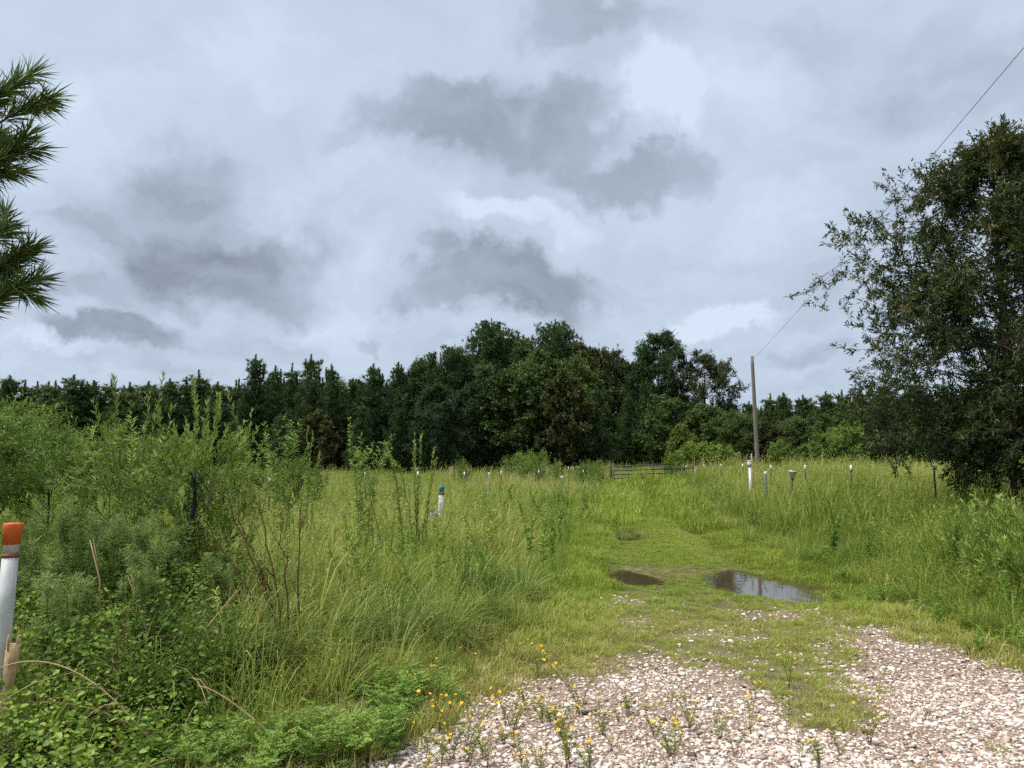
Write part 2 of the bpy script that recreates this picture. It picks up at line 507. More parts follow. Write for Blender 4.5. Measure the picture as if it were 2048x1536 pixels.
# where the vegetation is kept low: the track and the ground round the gravel
OPEN = np.concatenate([wpoly([(560, 1536), (840, 1420), (890, 1345), (1000, 1300), (1090, 1230), (1150, 1150), (1190, 1080), (1212, 1010), (1225, 975)]), np.array([[6.6, 46.5], [10.0, 46.5]]),
                       wpoly([(1345, 975), (1385, 1020), (1470, 1080), (1560, 1120), (1700, 1180), (1790, 1225), (1900, 1260), (2048, 1315)]),
                       np.array([[7.5, 5.0], [8, 2], [6, -8], [-5, -8], [-2.1, 2.5]])])
PUD = [  # centre pixel, half width m, half length m, twist
    (1552, 1168, .66, 1.25, .42), (1268, 1147, .46, .85, .1), (1247, 1066, .36, 1.15, .05), (1432, 1064, .42, .75, .2), (1252, 1009, .28, 1.2, 0)]
PUDW = [(gp(px, py)[0], gp(px, py)[1], a, b, t) for px, py, a, b, t in PUD]


def pud_r(i, x, y):
    cx, cy, a, b, t = PUDW[i]
    c, s = math.cos(t), math.sin(t)
    dx, dy = x - cx, y - cy
    u, v = (dx * c + dy * s) / a, (-dx * s + dy * c) / b
    return np.hypot(u, v) + .5 * (fbm(x, y, .5, 40 + i) - .5)


def height(x, y):
    x = np.asarray(x, float); y = np.asarray(y, float)
    z = .24 * smooth(x - (.10 * y + 3.8), 0, 4) * smooth(y, 8, 20)
    z = z + .05 * (fbm(x, y, 2.5, 3) - .5) + .25 * (vnoise(x, y, 30, 5) - .5) * smooth(np.hypot(x, y), 30, 70)
    for i in range(len(PUDW)):
        z = z - .11 * smooth(pud_r(i, x, y), 1.7, .35)
    # wheel ruts of the track
    for off in (-.85, .85):
        z = z - .035 * np.exp(-((x - (2.15 + .125 * (y - 9)) - off) / .28) ** 2) * smooth(y, 8, 12) * (1 - smooth(y, 44, 50))
    return z


def gravel_mask(x, y):
    n = (fbm(x, y, .7, 11) - .5) * 1.1 + (fbm(x, y, .16, 12) - .5) * .4
    g = smooth(pdist(GRAVEL, x, y) + n, -.60, .75)
    g = g * (1 - .9 * smooth(pdist(WEDGE, x, y) + n * .8, -.1, .15))
    for sp in SPOTS:
        g = np.maximum(g, .62 * smooth(pdist(sp, x, y) + n * .6, -.35, .25))
    return np.clip(g, 0, 1)


def axis(lo, a, b, hi, step, grow=1.16):
    out = list(np.arange(a, b + 1e-6, step)); s = step; p = out[-1]
    while p < hi: s *= grow; p += s; out.append(p)
    s = step; p = out[0]; pre = []
    while p > lo: s *= grow; p -= s; pre.append(p)
    return np.array(pre[::-1] + out)


def build_ground():
    xs, ys = axis(-900, -4, 7.5, 900, .085), axis(-300, 3.2, 14, 1500, .085)
    X, Y = np.meshgrid(xs, ys)
    Z = height(X, Y)
    V = np.stack([X, Y, Z], -1).reshape(-1, 3)
    nx, ny = len(xs), len(ys)
    i = (np.arange(ny - 1)[:, None] * nx + np.arange(nx - 1)[None, :]).ravel()
    f = np.concatenate([np.stack([i, i + 1, i + nx + 1], 1), np.stack([i, i + nx + 1, i + nx], 1)])
    g = Geo(); g.add(V, f, gravel_mask(X, Y).ravel())
    m, nt, N, L, P, O = newmat('earth_and_gravel')
    a = N.new('ShaderNodeAttribute'); a.attribute_name = 'tint'
    tc = N.new('ShaderNodeTexCoord')

    def nz(s, d=6):
        n = N.new('ShaderNodeTexNoise'); n.inputs['Scale'].default_value = s; n.inputs['Detail'].default_value = d; n.inputs['Roughness'].default_value = .65
        L.new(tc.outputs['Object'], n.inputs[0]); return n.outputs[0]

    def rmp(fac, cs):
        r = N.new('ShaderNodeValToRGB'); L.new(fac, r.inputs[0]); e = r.color_ramp.elements
        e[0].position, e[0].color = cs[0][0], (*cs[0][1], 1); e[1].position, e[1].color = cs[-1][0], (*cs[-1][1], 1)
        for p, c in cs[1:-1]:
            q = e.new(p); q.color = (*c, 1)
        return r.outputs[0]
    earth = rmp(nz(3.5), [(.3, (.065, .055, .025)), (.5, (.12, .105, .045)), (.7, (.20, .165, .085))])
    grav = rmp(nz(75), [(.30, (.10, .068, .048)), (.5, (.24, .17, .125)), (.68, (.38, .29, .225))])
    mx = N.new('ShaderNodeMix'); mx.data_type = 'RGBA'
    L.new(a.outputs['Fac'], mx.inputs[0]); L.new(earth, mx.inputs[6]); L.new(grav, mx.inputs[7])
    L.new(mx.outputs[2], P.inputs['Base Color']); P.inputs['Roughness'].default_value = .95; P.inputs['Specular IOR Level'].default_value = .15
    b = N.new('ShaderNodeBump'); b.inputs['Strength'].default_value = .6; b.inputs['Distance'].default_value = .02
    L.new(nz(55), b.inputs['Height']); L.new(b.outputs[0], P.inputs['Normal'])
    o = obj('ground', g.mesh('ground', m, True))
    tag(o, 'earth and gravel ground of the lot and field', kind='structure')


build_ground()


def build_puddles():
    m, nt, N, L, P, O = newmat('muddy_water')
    P.inputs['Base Color'].default_value = (.055, .042, .022, 1)
    P.inputs['Roughness'].default_value = .03
    P.inputs['IOR'].default_value = 1.33
    P.inputs['Specular IOR Level'].default_value = .5
    tc = N.new('ShaderNodeTexCoord'); n = N.new('ShaderNodeTexNoise'); n.inputs['Scale'].default_value = 5; n.inputs['Detail'].default_value = 3
    L.new(tc.outputs['Object'], n.inputs[0])
    b = N.new('ShaderNodeBump'); b.inputs['Strength'].default_value = .06; b.inputs['Distance'].default_value = .02
    L.new(n.outputs[0], b.inputs['Height']); L.new(b.outputs[0], P.inputs['Normal'])
    labs = ['largest puddle with bright sky reflections beside the track', 'brown puddle in the left wheel rut level with the largest puddle',
            'dark puddle farther up the left wheel rut', 'faint shallow puddle in the right wheel rut', 'small dark wet hollow near the far end of the left rut']
    for i, (cx, cy, a, b_, t) in enumerate(PUDW):
        ang = np.linspace(0, TAU, 40, endpoint=False)
        c, s = math.cos(t), math.sin(t)
        u, v = np.cos(ang) * a * 1.5, np.sin(ang) * b_ * 1.5
        x, y = cx + u * c - v * s, cy + u * s + v * c
        zc = float(height(cx, cy)) + (.070, .060, .088, .055, .065)[i]
        g = Geo()
        V = np.concatenate([[[0, 0, 0]], np.stack([x - cx, y - cy, np.zeros(40)], 1)])
        g.add(V, [(0, 1 + k, 1 + (k + 1) % 40) for k in range(40)])
        o = obj('puddle_water', g.mesh('puddle_water', m), None, (cx, cy, zc))
        tag(o, labs[i], kind='structure')


build_puddles()


# ------------------------------------------------------------------ scattered ground cover (nobody could count it)
def scatter(name, label, P, rz, sc, it, protos, tilt=None):
    n = len(P)
    me = bpy.data.meshes.new(name)
    me.vertices.add(n); me.vertices.foreach_set('co', np.asarray(P, np.float32).ravel())
    idx = RNG.integers(0, len(protos), n)
    tilt = np.zeros(n) if tilt is None else tilt
    for nm, ty, arr in (('rz', 'FLOAT', rz), ('sc', 'FLOAT', sc), ('itint', 'FLOAT', it), ('tilt', 'FLOAT', tilt), ('idx', 'INT', idx)):
        a = me.attributes.new(nm, ty, 'POINT')
        a.data.foreach_set('value', np.asarray(arr, np.int32 if ty == 'INT' else np.float32))
    o = obj(name, me)
    tag(o, label, kind='stuff')
    ng = bpy.data.node_groups.new(name, 'GeometryNodeTree')
    ng.interface.new_socket('Geometry', in_out='INPUT', socket_type='NodeSocketGeometry')
    ng.interface.new_socket('Geometry', in_out='OUTPUT', socket_type='NodeSocketGeometry')
    N, L = ng.nodes, ng.links
    gi, go = N.new('NodeGroupInput'), N.new('NodeGroupOutput')
    jn = N.new('GeometryNodeJoinGeometry')
    for pm in protos:
        po = bpy.data.objects.new(pm.name, pm)
        oi = N.new('GeometryNodeObjectInfo'); oi.inputs['Object'].default_value = po; oi.inputs['As Instance'].default_value = False
        g2 = N.new('GeometryNodeGeometryToInstance')
        L.new(oi.outputs['Geometry'], g2.inputs[0]); L.new(g2.outputs[0], jn.inputs[0])
    ip = N.new('GeometryNodeInstanceOnPoints')
    L.new(gi.outputs[0], ip.inputs['Points']); L.new(jn.outputs[0], ip.inputs['Instance'])
    ip.inputs['Pick Instance'].default_value = True

    def att(nm, ty='FLOAT'):
        a = N.new('GeometryNodeInputNamedAttribute'); a.data_type = ty; a.inputs['Name'].default_value = nm
        return [s for s in a.outputs if s.enabled and s.name == 'Attribute'][0]
    L.new(att('idx', 'INT'), ip.inputs['Instance Index'])
    cx = N.new('ShaderNodeCombineXYZ'); L.new(att('tilt'), cx.inputs[0]); L.new(att('rz'), cx.inputs[2])
    L.new(cx.outputs[0], ip.inputs['Rotation'])
    L.new(att('sc'), ip.inputs['Scale'])
    L.new(ip.outputs[0], go.inputs[0])
    md = o.modifiers.new('scatter', 'NODES'); md.node_group = ng
    return o


def rot2(n): return RNG.uniform(0, TAU, n)


# --- gravel
def stone_mesh(k):
    rng = np.random.default_rng(100 + k)
    g = Geo()
    # icosahedron, squashed and chipped
    ph = (1 + 5 ** .5) / 2
    v = nrm(np.array([(-1, ph, 0), (1, ph, 0), (-1, -ph, 0), (1, -ph, 0), (0, -1, ph), (0, 1, ph), (0, -1, -ph), (0, 1, -ph), (ph, 0, -1), (ph, 0, 1), (-ph, 0, -1), (-ph, 0, 1)], float))
    f = [(0, 11, 5), (0, 5, 1), (0, 1, 7), (0, 7, 10), (0, 10, 11), (1, 5, 9), (5, 11, 4), (11, 10, 2), (10, 7, 6), (7, 1, 8), (3, 9, 4), (3, 4, 2), (3, 2, 6), (3, 6, 8), (3, 8, 9), (4, 9, 5), (2, 4, 11), (6, 2, 10), (8, 6, 7), (9, 8, 1)]
    v = v * rng.uniform(.6, 1.25, (12, 1)) * np.array([rng.uniform(.85, 1.3), rng.uniform(.6, .95), rng.uniform(.28, .55)])
    g.add(v * .5, f)
    return g.mesh('gravel_stone', M['stone'])


def build_gravel():
    protos = [stone_mesh(k) for k in range(14)]
    n = 520000
    y = 2.5 + 10.5 * RNG.random(n) ** 1.35; x = RNG.uniform(-1, 1, n) * (y * .75 + .6)
    gm = gravel_mask(x, y)
    dens = (1.0 / (1 + (y / 7.0) ** 2.2))
    cl = .15 + 1.7 * fbm(x, y, .6, 21)
    keep = RNG.random(n) < np.clip(gm ** 1.2 * dens * cl, 0, 1) * .95 + .012 * smooth(gm, .001, .1)
    x, y = x[keep], y[keep]
    sz = np.exp(RNG.normal(math.log(.0155), .55, len(x))) * (1 + .035 * np.maximum(y - 5, 0))
    sz = np.clip(sz, .011, .058)
    z = height(x, y) + sz * .12
    it = np.clip(RNG.normal(.63, .27, len(x)) + .4 * (fbm(x, y, 1.4, 31) - .5), 0, 1)
    scatter('gravel', 'pale pink and white crushed stone gravel of the drive', np.stack([x, y, z], 1), rot2(len(x)), sz, it, protos, RNG.normal(0, .3, len(x)))
    print('gravel', len(x))


build_gravel()


# --- grasses
def tuft(name, k, n, H, W, spread, bend, mat, seg=4, heads=0, hvar=.35, patch=1, prad=0.0):
    """a tuft of blades, or a patch of several tufts"""
    rng = np.random.default_rng(500 + k)
    g = Geo()
    for pi in range(patch):
        ca, cr = rng.uniform(0, TAU), prad * math.sqrt((pi + rng.random()) / patch)
        C = np.array([cr * math.cos(ca), cr * math.sin(ca), 0]); ht = H * rng.uniform(.65, 1.25) if patch > 1 else H
        ti = rng.normal(0, .16) if patch > 1 else 0
        a = rng.uniform(0, TAU, n); r = spread * rng.random(n) ** .6
        P = C + np.stack([r * np.cos(a), r * np.sin(a), np.full(n, -.02)], 1)
        h = ht * rng.uniform(1 - hvar, 1 + hvar, n)
        az = a + rng.normal(0, .9, n)
        blades(g, P, az, h, W * rng.uniform(.7, 1.3, n), np.abs(rng.normal(bend, bend * .5, n)), np.clip(rng.normal(.45 + ti, .30, n), 0, 1), seg)
        if heads:   # thin seed stalks with small panicles
            a = rng.uniform(0, TAU, heads); r = spread * .7 * rng.random(heads)
            P = C + np.stack([r * np.cos(a), r * np.sin(a), np.zeros(heads)], 1)
            h = ht * rng.uniform(1.1, 1.45, heads); az = rng.uniform(0, TAU, heads); b = rng.uniform(.05, .28, heads)
            blades(g, P, az, h, W * .45, b, rng.uniform(.55, .85, heads), 3)
            for i in range(heads):
                q = 9
                t = rng.uniform(.74, 1.0, q)
                c = P[i] + np.outer(t ** 1.9, [math.cos(az[i]) * h[i] * b[i], math.sin(az[i]) * h[i] * b[i], 0]) + np.outer(t - .42 * b[i] * t ** 3, [0, 0, h[i]])
                D = rng.normal(size=(q, 3)) * .5 + np.array([0, 0, .8])
                leaves(g, c, D, rng.uniform(.03, .07, q), .007 + W * .2, rng.uniform(.65, .95, q), rng=rng)
    return g.mesh(name, mat)


def field_points(n, lo, hi, fan=.80, pad=1.5, power=1.0):
    y = lo + (hi - lo) * RNG.random(n) ** power
    x = RNG.uniform(-1, 1, n) * (y * fan + pad)
    return x, y


def build_grass():
    # tall grass near
    near = [tuft('grass_tuft', k, 20, .62, .0155, .14, .46, M['grass'], 4, k % 2, patch=5, prad=.28) for k in range(10)]
    mid = [tuft('grass_tuft', 20 + k, 22, .68, .021, .19, .32, M['grass'], 3, 1, patch=13, prad=.62) for k in range(9)]
    far = [tuft('grass_tuft', 40 + k, 22, .76, .034, .34, .26, M['grass'], 2, 2, patch=16, prad=1.25) for k in range(7)]
    for nm, lab, lo, hi, n, protos, pw in (
            ('field_grass', 'tall yellow green grass of the nearer field', 4.0, 14, 4800, near, .75),
            ('field_grass', 'tall grass in the field round the fence posts', 13, 32, 2100, mid, .8),
            ('field_grass', 'pale far field grass running up to the trees', 31, 72, 1500, far, .85)):
        x, y = field_points(n, lo, hi, power=pw)
        dd = pdist(OPEN, x, y) + (fbm(x, y, .9, 51) - .5) * .7
        thick = vine_mask(x, y)
        wet = np.min([pud_r(i, x, y) for i in range(len(PUDW))], 0)
        keep = (dd < (-.12 if lo < 30 else -.5)) & ((wet > 1.45) | (RNG.random(n) < .04)) & (RNG.random(n) > thick * .72)
        keep &= ~((x > .06 * y + 4.2) & (y < 11.5) & (RNG.random(n) < .15))
        x, y, dd = x[keep], y[keep], dd[keep]
        edge = smooth(-dd, 0, 1.6 + .04 * y)
        sc = (.45 + .62 * edge) * RNG.uniform(.75, 1.22, len(x)) * (.42 + 1.16 * fbm(x, y, 2.2, 61))
        sc = sc * (1 + .10 * smooth(x, 4, 7) * smooth(y, 12, 16) * (1 - smooth(y, 34, 40))) * (1 - .20 * smooth(x, -2.8, -1.2) * (1 - smooth(y, 9, 13)) * (1 - smooth(x, 3, 4)))
        sc = sc * (1 - .22 * smooth(y, 9, 13) * (1 - smooth(x, 3, 6))) * (1 - .25 * smooth(y, 55, 70)) * (1 - .22 * smooth(x, -1.0, -5.5) * (1 - smooth(y, 14, 20)))
        it = np.clip(.85 * (fbm(x, y, 2.6, 71) - .5) * 2 + .42 + .12 * smooth(y, 15, 34) + RNG.normal(0, .20, len(x)), 0, 1)
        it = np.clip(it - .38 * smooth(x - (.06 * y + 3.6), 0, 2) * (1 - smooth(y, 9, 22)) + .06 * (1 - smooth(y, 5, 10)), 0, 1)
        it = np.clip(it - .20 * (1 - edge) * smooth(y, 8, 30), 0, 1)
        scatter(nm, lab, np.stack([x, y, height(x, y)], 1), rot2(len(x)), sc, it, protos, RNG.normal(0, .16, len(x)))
        print(nm, len(x))
    # short grass of the track and round the gravel
    lawn = [tuft('short_grass_tuft', 60 + k, 20, .085, .0065, .06, .55, M['lawn'], 2, patch=6, prad=.14) for k in range(9)]
    lawn2 = [tuft('short_grass_tuft', 80 + k, 22, .11, .012, .13, .5, M['lawn'], 2, patch=7, prad=.38) for k in range(7)]
    for lo, hi, n, protos, pw, lab in ((3.0, 21, 27000, lawn, .85, 'short grass creeping over the gravel and the near track'), (18.5, 47, 4200, lawn2, .9, 'short bright grass on the track up to the gate')):
        y = lo + (hi - lo) * RNG.random(n) ** pw
        if lo < 5:
            x = np.where(y < 10, RNG.uniform(-1, 1, n) * (y * .72 + .5), 2.15 + .125 * (y - 9) + RNG.uniform(-3.4, 3.8, n))
        else:
            x = 2.15 + .125 * (y - 9) + RNG.uniform(-3.6, 3.6, n)
        dd = pdist(OPEN, x, y) + (fbm(x, y, .9, 51) - .5) * .7
        gm = gravel_mask(x, y)
        wet = np.min([pud_r(i, x, y) for i in range(len(PUDW))], 0)
        pr = np.clip(1.05 - 1.45 * gm, 0, 1) * (.55 + .75 * (fbm(x, y, .45, 81) > .40))
        pr = np.maximum(pr, .045 * (fbm(x, y, .5, 83) > .52))
        pr = np.where(wet < 1.04, pr * np.where(wet > .45, .34, .10), pr)
        keep = (dd > -.5) & (RNG.random(n) < pr)
        x, y, dd = x[keep], y[keep], dd[keep]; wet = wet[keep]
        ruts = np.exp(-((np.abs(x - (2.15 + .125 * (y - 9))) - .85) / .3) ** 2) * smooth(y, 8, 12)
        sc = (.55 + .9 * smooth(dd, 1.0, 0)) * RNG.uniform(.6, 1.3, len(x)) * (.6 + .8 * fbm(x, y, 1.2, 91)) * (1 - .45 * ruts)
        sc = sc * (1 + .8 * smooth(y, 12, 25) * (1 - ruts) + 0.5 * smooth(y, 26, 40) + 0.6 * smooth(y, 40, 46) + .4 * smooth(wet, 1.25, .9))
        sc = sc * (1 - .4 * smooth(wet, 2.2, 1.3))
        it = np.clip(.25 + .7 * (fbm(x, y, 1.6, 95) - .4) + .55 * smooth(y, 10.5, 6) + RNG.normal(0, .12, len(x)), 0, 1)
        it = np.clip(it - .25 * smooth(wet, 1.8, 1.0), 0, 1)
        scatter('track_grass', lab, np.stack([x, y, height(x, y)], 1), rot2(len(x)), sc, it, protos, RNG.normal(0, .15, len(x)))
        print('track_grass', len(x))


VINE = np.array([(-8, 3.2), (-1.75, 3.2), (-1.45, 4.3), (-1.35, 5.2), (-1.75, 6.0), (-2.6, 6.8), (-4.0, 7.6), (-8, 8.5)])


def vine_mask(x, y):
    return smooth(pdist(VINE, x, y) + (fbm(x, y, .8, 55) - .5) * .6, -.2, .3)


build_grass()


# --- low leafy weeds: small divided leaves on short stems
def lowweed_mesh(k, H=.32, n=16):
    rng = np.random.default_rng(900 + k)
    g = Geo()
    for s in range(3 + k % 2):
        a = rng.uniform(0, TAU); top = np.array([math.cos(a) * .11, math.sin(a) * .11, H * rng.uniform(.6, 1.1)])
        path = bez((0, 0, -.02), (top[0] * .2, top[1] * .2, top[2] * .6), top, 5)
        tube(g, path, np.linspace(.0035, .0015, 5), 3, .3)
        for i in range(n):
            t = rng.uniform(.2, 1); j = int(t * 4); p = path[min(j, 4)] * (1 - (t * 4 - j)) + path[min(j + 1, 4)] * (t * 4 - j)
            az = rng.uniform(0, TAU); d = np.array([math.cos(az), math.sin(az), rng.uniform(.1, .6)])
            ln = rng.uniform(.05, .09)
            q = 7
            u = np.linspace(.25, 1, q)
            sd = np.array([-math.sin(az), math.cos(az), .1])
            sg = np.where(np.arange(q) % 2 == 0, 1, -1) * np.where(np.arange(q) == q - 1, 0, 1)
            leaves(g, p + np.outer(u * ln, d), d + np.outer(sg * .95, sd), ln * .48 * (1.15 - .5 * u), ln * .17, np.clip(rng.normal(.25 + .55 * t, .15), 0, 1), fold=.15, rng=rng)
    return g.mesh('low_weed', M['lowweed'])


def build_lowweeds():
    protos = [lowweed_mesh(k) for k in range(8)]
    n = 9000
    y = RNG.uniform(3.0, 14, n); x = RNG.uniform(-1, 1, n) * (y * .75 + .6)
    edge = wpoly([(0, 1600), (0, 1470), (300, 1400), (520, 1350), (800, 1330), (900, 1400), (780, 1470), (640, 1600)])
    d1 = smooth(pdist(edge, x, y) + (fbm(x, y, .6, 33) - .5) * .5, -.15, .25)
    right = wpoly([(1700, 1200), (1790, 1080), (2048, 1060), (2500, 1100), (2500, 1340), (2048, 1330), (1880, 1260)])
    d2 = .55 * smooth(pdist(right, x, y) + (fbm(x, y, .9, 34) - .5) * .8, -.3, .4)
    fld = .045 * (pdist(OPEN, x, y) < 0)
    keep = RNG.random(n) < np.maximum(np.maximum(d1 * .8, d2 * .32), fld)
    x, y = x[keep], y[keep]
    sc = RNG.uniform(.4, .95, len(x)) * (.35 + 1.0 * fbm(x, y, .7, 36))
    it = np.clip(.45 + .6 * (fbm(x, y, 1.2, 35) - .5) + RNG.normal(0, .15, len(x)), 0, 1)
    scatter('low_weeds', 'low ferny green weeds along the edge of the gravel', np.stack([x, y, height(x, y)], 1), rot2(len(x)), sc, it, protos, RNG.normal(0, .12, len(x)))
    print('low', len(x))


build_lowweeds()


def build_fieldweeds():
    """leafy stalks and seed stalks standing among the field grass"""
    protos = []
    for k in range(8):
        rng = np.random.default_rng(950 + k); g = Geo()
        for s_ in range(2 + k % 3):
            a = rng.uniform(0, TAU); h = rng.uniform(.6, 1.0)
            pth = bez((0, 0, -.03), (0, 0, h * .6), (math.cos(a) * .2 * h, math.sin(a) * .2 * h, h), 8)
            tube(g, pth, np.linspace(.006, .002, 8), 4, .55 if k % 3 else .95)
            m_ = 46; t = rng.uniform(.2, 1, m_); j = np.minimum(6, (t * 7).astype(int)); fr = (t * 7 - j)[:, None]
            P = pth[j] * (1 - fr) + pth[j + 1] * fr; az = rng.uniform(0, TAU, m_)
            D = np.stack([np.cos(az), np.sin(az), rng.uniform(.1, 1.2, m_)], 1); L_ = rng.uniform(.05, .11, m_) * (1.2 - .6 * t)
            leaves(g, P, D, L_, L_ * (.22 if k % 2 else .42), np.clip(rng.normal(.4, .2, m_) + .3 * t, 0, 1), rng=rng)
        protos.append(g.mesh('field_weed', M['lowweed']))
    n = 2600
    x, y = field_points(n, 6, 45, power=.9)
    keep = (pdist(OPEN, x, y) < -.35) & (vine_mask(x, y) < .3) & (RNG.random(n) < .25 + .75 * (fbm(x, y, 3, 66) > .5))
    x, y = x[keep], y[keep]
    it = np.clip(RNG.normal(.5, .28, len(x)), 0, 1)
    scatter('field_weeds', 'leafy weeds mixed into the tall field grass', np.stack([x, y, height(x, y)], 1), rot2(len(x)), RNG.uniform(.55, 1.15, len(x)), it, protos, RNG.normal(0, .12, len(x)))


build_fieldweeds()


def build_vines():
    """bramble and vine mass at the lower left: a mound of small oval leaves"""
    g = Geo(); rng = np.random.default_rng(77)
    n = 80000
    x = rng.uniform(-6.5, -1.2, n); y = rng.uniform(3.2, 8.2, n)
    vm = vine_mask(x, y)
    keep = rng.random(n) < vm
    x, y, vm = x[keep], y[keep], vm[keep]
    top = .22 + .52 * smooth(vm, .2, 1) * (.35 + 1.15 * fbm(x, y, 1.1, 57)) * smooth(y, 3.4, 5.2)
    top = top * smooth(x, -1.2, -2.3) + .05
    z = height(x, y) + top * (1 - .8 * rng.random(len(x)) ** 2.2)
    P = np.stack([x, y, z], 1)
    a = rng.uniform(0, TAU, len(x))
    D = np.stack([np.cos(a), np.sin(a), rng.normal(.1, .45, len(x))], 1)
    L = rng.uniform(.014, .046, len(x)) * (.7 + .6 * fbm(x, y, .35, 58))
    t = np.clip(.45 + .9 * (fbm(x, y, .5, 59) - .5) + rng.normal(0, .16, len(x)), 0, 1)
    leaves(g, P, D, L, L * rng.uniform(.5, .8, len(x)), t, 0, .18, rng=rng, oval=True)
    for i in range(260):   # runners
        k = rng.integers(0, len(x)); p = P[k] * np.array([1, 1, .6]); a = rng.uniform(0, TAU); l = rng.uniform(.3, .8)
        q = p + np.array([math.cos(a) * l, math.sin(a) * l, rng.uniform(-.1, .15)])
        tube(g, bez(p, (p + q) / 2 + [0, 0, .18], q, 6), .003, 3, .5, 1)
    o = obj('vine_ground_cover', g.mesh('vine_ground_cover', [M['vine'], M['cane']]))
    tag(o, 'tangle of vines and brambles covering the ground by the orange capped pipe', kind='stuff')


build_vines()


# ------------------------------------------------------------------ trees
def far_pine_meshes(k, H, R, base, sparse=False):
    """trunk and crown of a pine; needles in upswept tufts, candle shoots at the top"""
    rng = np.random.default_rng(1000 + k)
    gt, gc = Geo(), Geo()
    wob = rng.normal(0, .10, (7, 2)).cumsum(0) * .6
    zs = np.linspace(-.1, H * .97, 7)
    tp = np.stack([wob[:, 0], wob[:, 1], zs], 1); tp[0, :2] = 0
    tube(gt, tp, np.linspace(.022 * H, .012, 7), 7)
    tips, tdir, tl = [], [], []
    z = base
    while z < H * .97:
        u = (z - base) / (H - base)
        prof = (R * (1 - u) ** 1.0 * (.55 + .45 * min(1, u * 5))) if not sparse else R * math.sin(math.pi * min(1, (u * .86 + .14))) ** .6
        nb = rng.integers(4, 7)
        a0 = rng.uniform(0, TAU)
        c = np.array([np.interp(z, zs, tp[:, 0]), np.interp(z, zs, tp[:, 1]), z])
        for b in range(nb):
            a = a0 + b * TAU / nb + rng.normal(0, .25); l = max(.22, prof * rng.uniform(.65, 1.12))
            rise = rng.uniform(.15, .6) + .7 * u
            e = c + np.array([math.cos(a) * l, math.sin(a) * l, l * rise])
            pth = bez(c, c + (e - c) * np.array([.6, .6, .2]), e, 5)
            tube(gt, pth, np.linspace(.02 + .012 * l, .008, 5), 4)
            m_ = max(5, int(l * (11 if not sparse else 15)))
            for q in range(m_):
                t = rng.uniform(.25, 1.0) ** .8
                p = pth[min(4, int(t * 4))] + rng.normal(0, .17 + .08 * l, 3) * [1, 1, .7]
                tips.append(p); tdir.append(np.array([math.cos(a) * .6, math.sin(a) * .6, .55 + u]) + rng.normal(0, .35, 3)); tl.append(rng.uniform(.32, .52))
        z += rng.uniform(.30, .48) * (1 + .03 * H)
    nc = 12 if not sparse else 4
    for q in range(nc):   # candles: upright shoots standing out of the crown
        a = rng.uniform(0, TAU); r = R * .55 * math.sqrt(q / nc)
        zt = H * 1.04 - r * (1.9 if not sparse else .5) + rng.uniform(-.2, .45)
        p = np.array([tp[-1, 0] + math.cos(a) * r, tp[-1, 1] + math.sin(a) * r, zt])
        tube(gt, np.array([p - [0, 0, .9], p]), [.03, .012], 4)
        for s_ in range(7):
            tips.append(p + [0, 0, -.11 * s_]); tdir.append(np.array([0, 0, 3.2]) + rng.normal(0, .12, 3)); tl.append(.17 + .02 * s_)
    T, D, TL = np.array(tips), np.array(tdir), np.array(tl)
    D = D / np.maximum(1e-6, np.minimum(np.linalg.norm(D, axis=1, keepdims=True), 1.0))
    n = 13
    Pn = np.repeat(T, n, 0) + RNG.normal(0, .02, (len(T) * n, 3))
    Dn = nrm(np.repeat(D, n, 0) * .75 + rng.normal(0, .55, (len(T) * n, 3)))
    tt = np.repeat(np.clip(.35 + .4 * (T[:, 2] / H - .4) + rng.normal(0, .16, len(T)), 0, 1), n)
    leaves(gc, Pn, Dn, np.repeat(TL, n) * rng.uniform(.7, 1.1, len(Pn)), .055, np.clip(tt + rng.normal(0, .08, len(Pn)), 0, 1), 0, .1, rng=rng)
    return gt.mesh('trunk', M['bark'], True), gc.mesh('crown', M['pine'])


